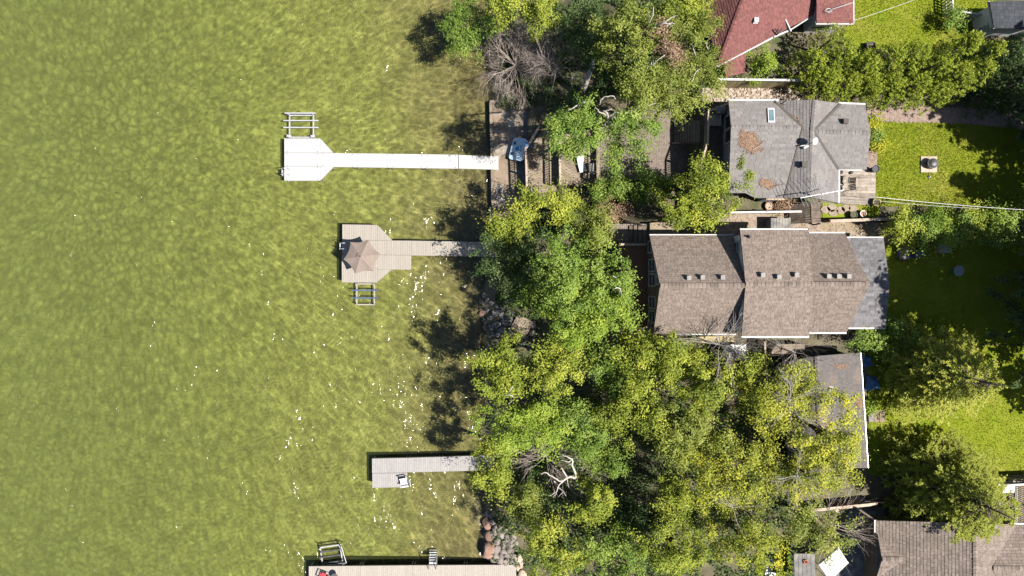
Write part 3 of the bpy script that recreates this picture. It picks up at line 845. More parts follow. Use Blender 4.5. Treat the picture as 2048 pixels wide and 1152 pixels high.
def railing(label, pts, h, mat, post=None, sp=0.13, bw=0.045, top=0.12, name='railing', cat='railing', group=None):
    P = [Vector(p) for p in pts]
    t = thing(name, label, cat, P[0], group); post = post or mat
    for a, b in zip(P[:-1], P[1:]):
        L = (b-a).length; n = max(1, int(L/sp)); up = Vector((0,0,h))
        mb = MB(); mb.beam(a+up, b+up, top, 0.05); part('top_rail', mb, mat, t)
        mb = MB(); mb.beam(a+Vector((0,0,.12)), b+Vector((0,0,.12)), 0.05, 0.06); part('bottom_rail', mb, mat, t)
        for k in range(n):
            c = a.lerp(b, (k+.5)/n); mb = MB(); mb.box(c+Vector((0,0,h/2+.03)), (bw, bw, h-.1)); piece('baluster', mb, mat, t)
        m = max(1, round(L/1.8))
        for k in range(m+1):
            c = a.lerp(b, k/m); mb = MB(); mb.box(c+Vector((0,0,h/2-.05)), (.1,.1,h+.1)); piece('post', mb, post, t)
    return t

def raised_deck(name, label, pts, z, ang, width, mat, fm, depth=1.2):
    P = [W(px, py, z) for px, py in pts]
    c = sum(P, Vector())/len(P)
    t = thing(name, label, 'deck', (c.x, c.y, z-depth))
    planks('deck_board', [(p.x, p.y) for p in P], ang, width, 0.012, z, 0.035, mat, t)
    mb = MB(); mb.prism([tuple(Vector((p.x,p.y,z-.05)) + (Vector((c.x,c.y,0))-Vector((p.x,p.y,0))).normalized()*.03) for p in P], depth); part('skirt', mb, fm, t)
    return t
raised_deck('boathouse_deck', 'weathered grey-brown plank deck one step up from the concrete pad', [(1087,262),(1117,262),(1117,382),(1055,390),(1052,300)], 1.9, 0, 0.17, MT['wood_weathered_y'], MT['wood_dark'], 1.6)
raised_deck('upper_deck', 'brown deck with diagonal boards above the lower plank deck', [(1120,258),(1194,258),(1194,368),(1121,371)], 3.0, math.radians(-38), 0.17, MT['wood_weathered_y'], MT['wood_dark'], 1.3)
railing('weathered railing at the lake edge of the lower plank deck', [W(1078,258,1.9), W(1051,302,1.9), W(1054,392,1.9)], 0.92, MT['wood_pale'], top=0.16)
railing('weathered railing between the lower deck and the diagonal deck', [W(1117.5,270,3.0), W(1119,372,3.0)], 0.88, MT['wood_pale'], top=0.16)
railing('grey railing along the lake side of the brown paver patio', [W(1193,262,3.85), W(1193,362,3.85)], 0.95, MT['wood_weathered_y'], top=0.22)
PP = [(1196,255),(1345,200),(1395,205),(1395,335),(1330,360),(1196,360)]
sheet('paver_patio', PP, 3.82, MT['concrete_grey'], 0.7)
herringbone('patio_pavers', PP, 3.85, 0.125, MT['brick_patio'], 0.0)
railing('pale railing with an angled end at the edge of the cottage deck', [W(1396,372,6.1), W(1396,326,6.1), W(1408,292,6.1), W(1410,229,6.1), W(1450,213,6.1)], 0.95, MT['wood_pale'], top=0.13)
raised_deck('cottage_deck', 'dark shaded wooden deck in front of the grey shingled cottage', [(1412,228),(1458,214),(1458,385),(1398,385),(1398,330),(1410,294)], 6.1, math.pi/2, 0.15, MT['wood_dark'], MT['wood_dark'], 2.2)
t = thing('garden_stairs', 'wooden stairs rising from the paver patio to the cottage deck', 'stairs', W(1375,265,4.05))
for k in range(9):
    mb = MB(); z = 4.25+.2*k; p = W(1353+5.4*k, 240, z); q = W(1353+5.4*k, 285, z); mb.beam(p, q, 0.27, 0.05); piece('tread', mb, MT['wood_weathered_y'], t)
for y in (238, 287):
    mb = MB(); mb.beam(W(1346,y,4.1), W(1400,y,6.0), 0.06, 0.25); part('stringer', mb, MT['wood_dark'], t)

# pedal boat leaning on the railing
def pedal_boat():
    c = W(1037, 299, 1.22); t = thing('pedal_boat', 'white and blue pedal boat tipped on its side against the deck railing', 'pedal boat', (c.x-.3, c.y, .5))
    Rm = Matrix.Translation(c) @ Matrix.Rotation(math.radians(-14), 4, 'Z') @ Matrix.Rotation(math.radians(-27), 4, 'Y')
    def put(mb): mb.v = [tuple(Rm @ Vector(v)) for v in mb.v]; return mb
    def rr(x0, x1, y0, y1, r, z, n=5):
        o = []
        for cx, cy, a in ((x1-r,y1-r,0),(x0+r,y1-r,90),(x0+r,y0+r,180),(x1-r,y0+r,270)):
            for k in range(n): an = math.radians(a+90*k/(n-1)); o.append((cx+r*math.cos(an), cy+r*math.sin(an), z))
        return o
    mb = MB(); mb.prism(rr(-.62,.62,-.88,.88,.25,.12), .16); part('top_shell', put(mb), MT['boat_white'], t)
    for s in (-1, 1):
        mb = MB(); mb.prism(rr(-.6,.6,s*.55-.28,s*.55+.28,.2,-.05), .32); part('hull', put(mb), MT['boat_blue'], t)
        mb = MB(); mb.prism(rr(-.15,.3,s*.45-.17,s*.45+.17,.1,.155), .03); part('seat', put(mb), MT['boat_white'], t)
        mb = MB(); mb.box((-.38, s*.42, .16), (.16,.22,.06)); part('pedal', put(mb), MT['black'], t)
    mb = MB(); mb.lathe([(.3,.12),(.27,.22),(.2,.25)], (0,0,0), 16); part('centre_hub', put(mb), MT['boat_white'], t)
    mb = MB(); mb.lathe([(.17,.25),(.16,.30)], (0,0,0), 16); part('hub_lid', put(mb), MT['boat_blue'], t)
pedal_boat()
t = thing('deck_chair', 'bright blue plastic chair on the lower deck behind the pedal boat', 'chair', W(1057,292,1.9))
c = W(1057,292,1.9)
mb = MB(); mb.box(c+Vector((0,0,.38)), (.5,.46,.06), .2); part('seat', mb, MT['boat_blue'], t)
mb = MB(); mb.box(c+Vector((-.24,-.03,.68)), (.07,.46,.6), .2); part('backrest', mb, MT['boat_blue'], t)
for sx in (-.2,.2):
    for sy in (-.19,.19): mb = MB(); mb.box(c+Vector((sx,sy,.18)), (.06,.06,.36), .2); piece('leg', mb, MT['boat_blue'], t)
t = thing('planter_box', 'narrow dark planter at the end of the lower deck railing', 'planter', W(1060,383,1.9))
mb = MB(); mb.box(W(1060,383,2.15), (.22,.75,.5)); part('box', mb, MT['black'], t)
for s in (-1, 1):
    mb = MB(); p = W(1060+s*2.6,383,2.42); mb.box(p, (.04,.75,.05)); part('rim', mb, MT['wood_pale'], t)
# lounger and chairs on the diagonal deck
c = W(1162,331,3.0); t = thing('lounge_chair', 'white reclining chair on the diagonal board deck', 'chair', c)
def lounge(t, c, rz, mat):
    co, si = math.cos(rz), math.sin(rz)
    Q = lambda x, y, z: Vector((c.x+x*co-y*si, c.y+x*si+y*co, c.z+z))
    mb = MB(); mb.beam(Q(0,-.55,.3), Q(0,.15,.34), .5, .05); part('seat', mb, mat, t)
    mb = MB(); mb.beam(Q(0,.15,.34), Q(0,.62,.72), .5, .05); part('backrest', mb, mat, t)
    for sx in (-.22,.22):
        for sy in (-.45,.3): mb = MB(); p = Q(sx,sy,.15); mb.box(p, (.05,.05,.3), rz); piece('leg', mb, mat, t)
lounge(t, c, math.radians(15), MT['white_plastic'])
chair('grey armchair beside the patio railing on the diagonal deck', tuple(W(1183,337,3.0)), math.radians(185), MT['grey_cloth'], sc=1.15)
# cottage deck things
c = W(1432,226,6.1); t = thing('barbecue', 'covered grey barbecue against the cottage wall', 'barbecue', c)
mb = MB(); mb.box(c+Vector((0,0,.4)), (.9,.55,.8)); part('cabinet', mb, MT['dark_metal'], t)
mb = MB(); 
for k in range(7):
    a0, a1 = math.pi*k/7, math.pi*(k+1)/7; hy = .28
    mb.face([c+Vector((-.35,-hy*math.cos(a0),.8+.3*math.sin(a0))), c+Vector((-.35,-hy*math.cos(a1),.8+.3*math.sin(a1))), c+Vector((.35,-hy*math.cos(a1),.8+.3*math.sin(a1))), c+Vector((.35,-hy*math.cos(a0),.8+.3*math.sin(a0)))])
part('hood', mb, MT['grey_cloth'], t)
c = W(1424,243,6.1); t = thing('patio_table', 'square grey table on the cottage deck beside the barbecue', 'table', c)
for k in range(5):
    mb = MB(); mb.box(c+Vector((-.36+.18*k,0,.73)), (.165,.95,.03)); piece('table_slat', mb, MT['wood_weathered'], t)
for sx in (-.38,.38):
    for sy in (-.42,.42): mb = MB(); mb.box(c+Vector((sx,sy,.36)), (.06,.06,.72)); piece('leg', mb, MT['wood_weathered_y'], t)

# ---------------------------------------------------------------- houses
def window(house, c, w, h, nrm, frame=None, cross=True):
    """window in a vertical wall: c centre, nrm outward direction"""
    n = Vector(nrm).normalized(); s = Vector((-n.y, n.x, 0)); u = Vector((0,0,1)); c = Vector(c)
    mb = MB()
    for sg in (-1, 1):
        mb.beam(c+s*sg*(w/2)-u*(h/2+.05)+n*.03, c+s*sg*(w/2)+u*(h/2+.05)+n*.03, 0.1, 0.09)
        mb.beam(c-s*(w/2-.05)+u*sg*h/2+n*.03, c+s*(w/2-.05)+u*sg*h/2+n*.03, 0.08, 0.1)
    if cross: mb.beam(c-s*(w/2-.05)+n*.03, c+s*(w/2-.05)+n*.03, 0.06, 0.07)
    f = part('window', mb, frame or MT['white_paint'], house)
    mb = MB(); q = [c-s*w/2-u*h/2+n*.012, c+s*w/2-u*h/2+n*.012, c+s*w/2+u*h/2+n*.012, c-s*w/2+u*h/2+n*.012]; mb.face(q); part('pane', mb, MT['glass'], f)
    return f

def roof_vent(house, px, py, pl, sz=0.25, mat=None):
    p = hit(px, py, pl); mb = MB(); mb.box(p+Vector((0,0,.07)), (sz*1.25, sz*1.25, .05)); mb.box(p+Vector((0,0,.2)), (sz, sz, .2)); mb.box(p+Vector((0,0,.315)), (sz*1.1, sz*1.1, .03))
    return piece('roof_vent', mb, mat or MT['vent'], house)

def gutter(house, a, b, za, zb=None, out=(0,0), w=0.11, mat=None):
    mb = MB(); p, q = W(a[0],a[1],za), W(b[0],b[1],zb if zb is not None else za)
    o = Vector((out[0],out[1],0)); mb.beam(p+o-Vector((0,0,.06)), q+o-Vector((0,0,.06)), w, .14); return part('gutter', mb, mat or MT['white_paint'], house)

def roof_of(house, mat, planes, **kw):
    """planes: (anchors, corner pixels, eave pixels); adds a roof part with one shingled sub-part per plane"""
    sh = MB(); made = []; pls = []
    for k, (an, co, ev) in enumerate(planes):
        pts, mb, pl = roof_plane(house, None, mat, an, co, ev, sh, random.Random(hash((round(an[0][0]), k)) & 0xffff), **kw)
        made.append(mb); pls.append(pl)
    r = part('roof', sh, MT['sheath'], house)
    for mb in made: part('shingles', mb, mat, r, kind='stuff')
    return r, pls

def ridge(roof, a, b, mat, n=None):
    a, b = Vector(a), Vector(b); L = (b-a).length; m = int(L/.24); d = (b-a).normalized(); s = Vector((-d.y, d.x, 0)).normalized(); mb = MB()
    for k in range(m):
        p, q = a.lerp(b, k/m), a.lerp(b, (k+1)/m-.02/L); t = random.random()
        for sg in (-1, 1):
            e = s*sg*.15-Vector((0,0,.06)); h = Vector((0,0,.045+.012*(k % 2)))
            f = [p+h, q+h, q+e+h, p+e+h]
            if sg > 0: f.reverse()
            mb.face(f, t)
    return part('ridge_caps', mb, mat, roof, kind='stuff')

# --- brown roofed house
EB = 5.93
hs = thing('house', 'large house with brown shingled roof, mid-height dormers and white gutters beside the red deck', 'house', W(1530, 568, EB))
L_N = ([(1300,472,8.7),(1466,472,8.7),(1320,571,11.4)], [(1299,471),(1470,471),(1495,571),(1320,571)], ((1299,471),(1470,471)))
L_S = ([(1307,668,8.7),(1470,668,8.7),(1320,571,11.4)], [(1307,667),(1473,667),(1495,571),(1320,571)], ((1307,667),(1473,667)))
M_N = ([(1480,460,10.3),(1615,460,10.3),(1491,568,11.5)], [(1480,460),(1615.5,460),(1627,568),(1491,568)], ((1480,460),(1615.5,460)))
M_S = ([(1483,672,10.3),(1617,672,10.3),(1491,568,11.5)], [(1483,672),(1618,672),(1627,568),(1491,568)], ((1483,672),(1618,672)))
R_N = ([(1617,467,8.5),(1690,467,8.5),(1740,568,11.4)], [(1595,467),(1690,467),(1740,568),(1610,568)], ((1595,467),(1690,467)))
R_S = ([(1618,664,8.5),(1693,664,8.5),(1740,568,11.4)], [(1595,664),(1693,664),(1740,568),(1610,568)], ((1595,664),(1693,664)))
rf, P = roof_of(hs, MT['shingle_brown'], [L_N, L_S, M_N, M_S, R_N, R_S], exposure=0.165, tabw=0.25, lo=.2, hi=.8)
G_N = ([(1692,476,8.2),(1767,476,8.2),(1779,569,8.85)], [(1680,476),(1767,476),(1779,569),(1700,569)], ((1680,476),(1767,476)))
G_S = ([(1697,655,8.2),(1771,655,8.2),(1779,569,8.85)], [(1685,655),(1771,655),(1779,569),(1700,569)], ((1685,655),(1771,655)))
rf2, P2 = roof_of(hs, MT['shingle_slate'], [G_N, G_S], exposure=0.2, tabw=0.5, lo=.2, hi=.85)
for a, b, z in (((1321,571),(1490,571),11.42), ((1492,568),(1739,568),11.51)):
    ridge(rf, W(*a, z), W(*b, z), MT['shingle_brown'])
ridge(rf2, W(1738,569,8.87), W(1778,569,8.87), MT['shingle_slate'])
for x, y in ((1376,556),(1403,555),(1443,555)): roof_vent(hs, x, y, P[0])
for x, y in ((1523,550),(1555,554),(1590,550)): roof_vent(hs, x, y, P[2])
for x, y in ((1654,553),(1674,553),(1694,553)): roof_vent(hs, x, y, P[4])
p = hit(1497,474,P[2]); mb = MB(); mb.tube([p, p+Vector((0,0,.4))], .07, 8); mb.lathe([(.16,.0),(.1,.06)], p, 10); part('vent_pipe', mb, MT['black'], hs)
for a, b, z in (((1299,470),(1466,470),8.68), ((1350,668.5),(1472,668.5),8.68), ((1480,458.5),(1616,458.5),10.28), ((1483,674),(1618,674),10.28),
                ((1618,465.5),(1690,465.5),8.48), ((1619,666),(1693,666),8.48), ((1692,475),(1767,475),8.18), ((1697,656.5),(1771,656.5),8.18)):
    gutter(hs, a, b, z)
XL, XM, XR, XE = W(1306,0,8.7).x+.18, W(1480,0,10.3).x+.08, W(1690,0,8.5).x-.1, W(1768,0,8.2).x-.25
def yw(py, z): return W(0, py, z).y
mb = MB(); yn, ys = yw(471,8.7)-.3, yw(667,8.7)+.3
mb.prism([(XL,ys,8.72),(XR,ys,8.72),(XR,yn,8.72),(XL,yn,8.72)], 8.72-EB+.3)
yr = W(0,571,11.4).y
mb.v_gable = None
def gable(mb, x0, x1, ya, yb, yr, z0, z1):
    i = len(mb.v); mb.v += [(x0,ya,z0),(x0,yb,z0),(x0,yr,z1),(x1,ya,z0),(x1,yb,z0),(x1,yr,z1)]
    for f in ((0,2,1),(3,4,5),(0,3,5,2),(1,2,5,4),(0,1,4,3)): mb.f.append(tuple(i+k for k in f)); mb.t.append(.5)
gable(mb, XL, XR, ys+.02, yn-.02, yr, 8.71, 11.15)
part('wall', mb, MT['siding_brown'], hs)
mb = MB(); ynm, ysm = yw(460,10.3)-.3, yw(672,10.3)+.3; xm1 = W(1616,0,10.3).x-.1
mb.prism([(XM,ysm,10.2),(xm1,ysm,10.2),(xm1,ynm,10.2),(XM,ynm,10.2)], 10.2-EB+.3)
gable(mb, XM, xm1, ysm+.02, ynm-.02, yr, 10.19, 11.3)
part('wall', mb, MT['siding_white'], hs, label='white sided upper storey of the house')
mb = MB(); ynr, ysr = yw(476,8.2)-.25, yw(655,8.2)+.25
mb.prism([(XR+.01,ysr,8.1),(XE,ysr,8.1),(XE,ynr,8.1),(XR+.01,ynr,8.1)], 8.1-EB+.3); gable(mb, XR+.01, XE, ysr+.02, ynr-.02, yw(569,8.8), 8.09, 8.62)
part('wall', mb, MT['siding_white'], hs)
for y, z in ((2.85,7.35),(1.55,7.6),(0.55,7.6),(-1.0,7.6),(-2.0,7.6),(-2.75,7.35)):
    window(hs, (XL, y, z), 0.82, 2.1, (-1,0,0))
for y in (1.6,): window(hs, (XL, y-0.55, 9.6), 1.6, 0.7, (-1,0,0), cross=False)
for y in (ynm-.75, ysm+.75): window(hs, (XM, y, 9.55), .7, .9, (-1,0,0))
# step and landing on the north wall
c = W(1557, 453, 6.6); t = thing('side_landing', 'grey flat landing against the north wall of the brown roofed house', 'landing', (c.x,c.y,EB))
for k in range(7):
    mb = MB(); mb.box((c.x-.6+.2*k, c.y+.1, 7.0), (.185,.9,.05)); piece('landing_board', mb, MT['concrete_grey'], t)
mb = MB(); mb.box((c.x, c.y+.1, 6.45), (1.35,.8,1.02)); part('base', mb, MT['siding_grey'], t)
# red deck, path and stairs
raised_deck('red_deck', 'red-brown stained deck along the lake side of the brown roofed house', [(1240,490),(1299,490),(1299,655),(1240,655)], 6.0, math.pi/2, 0.14, MT['wood_red'], MT['wood_dark'], 1.5)
t = thing('deck_rail', 'pinkish timber rail across the north end of the red deck', 'rail', W(1240,489,6.0))
for a, b in (((1240,489),(1290,489)),):
    mb = MB(); mb.beam(W(*a,6.9), W(*b,6.9), .14, .05); part('top_rail', mb, MT['wood_pale'], t)
    mb = MB(); mb.beam(W(*a,6.2), W(*b,6.2), .06, .08); part('bottom_rail', mb, MT['wood_red'], t)
    for k in range(14): p = W(1241+3.6*k, 489, 6.5); mb = MB(); mb.box(p, (.04,.04,.8)); piece('baluster', mb, MT['wood_red'], t)
    for x in (1241,1289): mb = MB(); mb.box(W(x,489,6.5), (.1,.1,1.0)); piece('post', mb, MT['wood_pale'], t)
GP = [(1222,448),(1300,448),(1300,486),(1222,486)]
sheet('side_walk', GP, 5.45, MT['concrete_grey'], .6)
herringbone('side_walk_pavers', GP, 5.48, .14, MT['brick_patio'], 0.0)
t = thing('entry_stairs', 'dark open stairs climbing beside the north end of the red deck', 'stairs', W(1278,468,5.3))
for k in range(4):
    z = 5.62+.12*k; mb = MB(); mb.beam(W(1262+9*k,451,z), W(1262+9*k,486,z), .24, .05); piece('tread', mb, MT['wood_dark'], t)
for y in (451, 486):
    mb = MB(); mb.beam(W(1257,y,5.3), W(1293,y,6.05), .05, .2); part('stringer', mb, MT['wood_dark'], t)
c = W(1250,524,6.0); t = thing('patio_chair', 'pale chair with a round back on the red deck', 'chair', c)
mb = MB(); mb.lathe([(.24,.4),(.26,.43),(.24,.46)], c, 12); part('seat', mb, MT['grey_cloth'], t)
for k in range(4): mb = MB(); an = .8+k*1.57; mb.tube([c+Vector((.26*math.cos(an),.26*math.sin(an),0)), c+Vector((.2*math.cos(an),.2*math.sin(an),.41))], .02, 5); piece('leg', mb, MT['alu'], t)
mb = MB(); mb.tube([c+Vector((.27*math.cos(a),.27*math.sin(a),.8)) for a in np.linspace(.5,3.2,7)], .05, 6); mb.tube([c+Vector((-.1,.24,.42)), c+Vector((-.1,.25,.8))], .02, 5); part('backrest', mb, MT['grey_cloth'], t)

# --- grey shingled cottage
hs = thing('cottage', 'grey shingled cottage with a skylight and a patch of orange needles on its roof', 'house', W(1600, 300, EB))
ZR = 9.0
A_N = ([(1458,203,8.45),(1546,203,8.45),(1462,253,ZR)], [(1457,202),(1549,202),(1606,255),(1462,253)], ((1457,202),(1546,202)))
A_S = ([(1458,326,8.84),(1462,253,ZR),(1604,255,ZR)], [(1462,253),(1606,255),(1568,396),(1510,396),(1490,386),(1457,386)], ((1457,386),(1568,386)))
B_W = ([(1604,256,9.0),(1568,397,8.70),(1625,262,9.28)], [(1606,255),(1549,201),(1558,199.5),(1630,200),(1625,262),(1620,394),(1569,397)], ((1568,199),(1568,397)))
B_E = ([(1625,262,9.28),(1676,406,8.35),(1620,394,9.28)], [(1630,200),(1681,208),(1627,262),(1677,338),(1676,406),(1620,394)], ((1676,208),(1676,406)))
def split(anch, *polys): return [(anch, p, e) for p, e in polys]
B_E1 = (B_E[0], [(1630,200),(1681,207),(1627,262),(1624,262)], ((1681,200),(1681,262)))
B_E2 = (B_E[0], [(1624,262),(1627,262),(1677,338),(1676,406),(1620,394)], ((1676,262),(1676,406)))
C_N = ([(1680,208,8.5),(1730,210,8.5),(1741,265,9.2)], [(1681,208),(1730,210),(1741,265),(1627,262)], ((1681,208),(1730,210)))
C_S = ([(1677,339,8.4),(1733,338,8.4),(1741,265,9.2)], [(1677,339),(1733,339),(1741,265),(1627,262)], ((1677,339),(1733,339)))
B_W1 = (B_W[0], [(1549,201),(1630,200),(1625,262),(1606,256)], ((1549,199),(1549,397)))
B_W2 = (B_W[0], [(1606,256),(1625,262),(1620,394),(1569,397)], ((1568,256),(1568,397)))
rf, P = roof_of(hs, MT['shingle_grey'], [A_N, A_S, B_W1, B_W2, B_E1, B_E2, C_N, C_S], exposure=0.2, tabw=0.45, th=0.016, lo=.15, hi=.85)
for a, b, za, zb in (((1463,253),(1602,255),9.01,9.01), ((1630,201),(1625,262),9.27,9.3), ((1625,262),(1620,393),9.3,9.29), ((1630,263),(1740,265),9.24,9.22)):
    ridge(rf, W(*a,za), W(*b,zb), MT['shingle_grey'])
mb = MB()
for a, b in (((1549,202,8.47),(1605,255,9.02)), ((1681,208,8.52),(1627,262,9.27)), ((1677,338,8.44),(1627,262,9.27)), ((1569,396,8.72),(1606,256,9.02))):
    pa, pb = W(*a), W(*b); mb.beam(pa+Vector((0,0,.02)), pb+Vector((0,0,.02)), .16, .03)
part('valley_flashing', mb, MT['sheath'], rf)
gutter(hs, (1457,200.5),(1557,200.5), 8.42, w=.16); gutter(hs, (1677,206),(1731,208.5), 8.48, w=.14); gutter(hs, (1678,338),(1724,340.5), 8.4, w=.15); gutter(hs, (1678,340),(1678,405), 8.36, w=.14)
XW = W(1458,0,8.45).x+.3
mb = MB(); y0, y1 = yw(386,8.6)+.3, yw(203,8.45)-.25; x1 = W(1600,0,8.4).x
mb.prism([(XW,y0,8.3),(x1,y0,8.3),(x1,y1,8.3),(XW,y1,8.3)], 8.3-EB+.3)
part('wall', mb, MT['siding_grey'], hs)
mb = MB(); xa, xb = W(1572,0,8.5).x+.35, W(1676,0,8.4).x-.25; ya, yb = yw(395,8.5)+.3, yw(203,8.5)-.3
mb.prism([(xa,ya,8.2),(xb,ya,8.2),(xb,yb,8.2),(xa,yb,8.2)], 8.2-EB+.3); mb.prism([(xb+.01,yw(338,8.4)+.3,8.2),(W(1733,0,8.4).x-.3,yw(338,8.4)+.3,8.2),(W(1733,0,8.4).x-.3,yw(210,8.4)-.3,8.2),(xb+.01,yw(210,8.4)-.3,8.2)], 8.2-EB+.3)
part('wall', mb, MT['siding_grey'], hs)
for dy in (0,): window(hs, (XW, yw(258,7.4), 7.45), 1.9, 1.5, (-1,0,0), cross=False)
mb = MB(); mb.beam((XW-.05, yw(258,7.45)-.02, 6.75), (XW-.05, yw(258,7.45)-.02, 8.15), .09, .09); part('mullion', mb, MT['white_paint'], hs)
# low flat roof with a white vent, south side
c = W(1551,389,8.0); mb = MB(); mb.box((c.x, c.y, 7.95), (1.25,.75,.12)); lr = part('flat_roof', mb, MT['wood_pale'], hs)
mb = MB(); mb.box((c.x, c.y+.05, 6.95), (1.1,.6,1.9)); part('wall', mb, MT['siding_grey'], hs)
mb = MB(); mb.lathe([(.1,0),(.1,.3),(.22,.34),(.2,.46),(.05,.5)], (c.x-.25,c.y+.05,8.0), 12); part('vent_cap', mb, MT['white_plastic'], hs)
p = hit(1541,231,P[0]); fr = MB()
pl = P[0]; q = [hit(x,y,pl)+Vector((0,0,.14)) for x,y in ((1534,217),(1547,217),(1548.5,245.5),(1535.5,245.5))]
fr.prism([tuple(v) for v in q], .16); sk = part('skylight', fr, MT['siding_white'], hs)
cc = sum(q, Vector())/4; mb = MB(); mb.prism([tuple(cc+(v-cc)*.8+Vector((0,0,.012))) for v in q], .02); part('pane', mb, MT['sky_glass'], sk)
roof_vent(hs, 1606, 330, P[3], .34, MT['sheath']); roof_vent(hs, 1688, 244, P[6], .3, MT['sheath'])
# dish
p = hit(1614,290,P[3]); c = p+Vector((.18,.1,.75))
t = thing('satellite_dish', 'white round satellite dish on the cottage ridge', 'dish', p)
mb = MB(); mb.tube([p, p+Vector((.03,0,.5)), c], .03, 6); part('mast', mb, MT['white_paint'], t)
mb = MB(); Rm = Matrix.Translation(c) @ Matrix.Rotation(.5, 4, 'Y') @ Matrix.Rotation(.3,4,'X'); mb.lathe([(.02,0),(.14,.02),(.23,.06),(.24,.07),(.225,.075),(.14,.03)], (0,0,0), 16); mb.v = [tuple(Rm@Vector(v)) for v in mb.v]; part('dish', mb, MT['white_plastic'], t)
mb = MB(); mb.tube([p+Vector((-.5,-.1,.15)), p+Vector((0,0,.1))], .04, 6); mb.box(p+Vector((-.1,-.15,.1)), (.35,.14,.08), .5); part('mount', mb, MT['white_paint'], t)
# roof debris
def litter(name, label, cx, cy, rx, ry, pl, n, sk=0.0):
    mb = MB()
    for k in range(n):
        a = random.uniform(0, 6.283); r = random.random()**.75*(1.0+.2*math.sin(2*a+1)+.15*math.sin(5*a)+.1*math.sin(9*a+2))*random.uniform(.8,1.15)
        p = hit(cx+rx*r*math.cos(a)+sk*r*math.sin(a), cy+ry*r*math.sin(a), pl)+Vector((0,0,.035+.05*random.random()))
        b = random.uniform(0, 6.283); l = random.uniform(.05,.13); w = .025
        d = Vector((math.cos(b),math.sin(b),random.uniform(-.2,.2)))*l; s = Vector((-math.sin(b),math.cos(b),0))*w
        mb.face([p-d-s, p+d-s*.4, p+d+s*.4, p-d+s], random.random())
    o = solo(name, mb, MT['needles'], kind='stuff'); return o
litter('fallen_needles', '', 1499, 284, 19, 24, P[1], 900, 4)
litter('fallen_needles', '', 1533, 368, 12, 10, P[1], 300, 3)
litter('fallen_needles', '', 1588, 238, 9, 11, P[2], 60, 6)
def twig(label, pts, r=.03, mat='twig', name='fallen_branch'):
    t = thing(name, label, 'branch', pts[0]); mb = MB(); mb.tube(pts, [r]*(len(pts)-1)+[r*.3], 5); part('stem', mb, MT[mat], t)
    for k in range(1, len(pts)):
        p = Vector(pts[k]); mb = MB(); d = Vector((random.uniform(-.4,.4), random.uniform(-.4,.4), .05)); mb.tube([p, p+d*.7, p+d*1.3], [r*.5, r*.4, r*.1], 4); part('side_twig', mb, MT[mat], t)
twig('dead branch lying in the larger needle patch on the cottage roof', [hit(1505,300,P[1])+Vector((0,0,.08)), hit(1518,292,P[1])+Vector((0,0,.12)), hit(1531,280,P[1])+Vector((0,0,.1))])
twig('dark branch lying beside the small needle patch low on the cottage roof', [hit(1540,374,P[1])+Vector((0,0,.06)), hit(1553,371,P[1])+Vector((0,0,.1)), hit(1567,369,P[1])+Vector((0,0,.08))], mat='bark')
twig('black branch near the skylight in the roof valley', [hit(1550,205,P[0])+Vector((0,0,.1)), hit(1560,212,P[2])+Vector((0,0,.15)), hit(1570,210,P[2])+Vector((0,0,.12))], .06, 'bark')
# TV antenna
a, b = W(1601,396,10.4), W(1687,380,10.6); t = thing('tv_antenna', 'long many-armed television antenna across the south end of the cottage roof', 'antenna', W(1640,392,8.4))
mb = MB(); mb.tube([a, b], .03, 6); part('boom', mb, MT['alu'], t)
mb = MB(); m = a.lerp(b, .5); mb.tube([Vector((m.x,m.y,8.7)), m+Vector((0,0,.1))], .035, 6); part('mast', mb, MT['alu'], t)
for k in range(13):
    f = k/12; c = a.lerp(b, f); l = .62+.45*f; d = Vector((.42,-.9,0)).normalized(); mb = MB(); mb.tube([c-d*l, c+d*l], .012, 4); piece('element', mb, MT['alu'], t)
# back deck of the cottage
raised_deck('back_deck', 'weathered pale wooden deck behind the cottage', [(1679,341),(1752,338),(1751,411),(1677,407)], 6.25, 0, 0.2, MT['wood_weathered'], MT['wood_dark'], .3)
chair('folding chair beside the cottage wall on the back deck, upper of the two', tuple(W(1687,362,6.25)), math.radians(-100), MT['wood_weathered'], legmat=MT['black'], sc=.9)
chair('folding chair beside the cottage wall on the back deck, lower of the two', tuple(W(1687,378,6.25)), math.radians(-82), MT['wood_weathered'], legmat=MT['black'], sc=.9)
for x in (1682, 1702):
    p = W(x, 345, 7.6); mb = MB(); mb.beam(p+Vector((0,.15,0)), p, .05, .05); t = thing('wall_lamp', 'small black lamp at the corner of the cottage wall' if x < 1690 else 'small black lamp above the middle of the back deck edge', 'lamp', p); part('bracket', mb, MT['black'], t)
    mb = MB(); mb.lathe([(.05,.1),(.13,.05),(.1,-.2),(.04,-.24)], p, 8); part('lamp_shade', mb, MT['black'], t)
def pot(label, p, r, h, mat, name='plant_pot', cat='pot', fill=None):
    t = thing(name, label, cat, p); mb = MB(); mb.lathe([(r*.72,0),(r*.95,h*.9),(r*1.05,h*.92),(r*1.05,h),(r*.88,h),(r*.85,h*.88)], p, 14); part('pot', mb, mat, t)
    mb = MB(); mb.lathe([(r*.84,h*.86),(r*.8,h*.9)], p, 12); part('soil', mb, fill or MT['ground'], t)
pot('round black pot at the top right corner of the back deck', W(1744,340,6.25), .26, .55, MT['black'], fill=MT['black'])
pot('yellowish round tub at the lower right corner of the back deck', W(1748,406,6.2), .27, .4, MT['yellow_tub'])
pot('white and terracotta planter on the grass below the back deck', W(1722,428,ZG), .22, .35, MT['white_plastic'], fill=MT['terracotta'])
pot('dark green watering can shaped pot beside the fence below the back deck', W(1702,431,ZG), .25, .45, MT['black'])
pot('terracotta hose pot beside the blue grey cottage wall', W(1536,413,ZG), .3, .3, MT['terracotta'], fill=MT['wood_pale'])
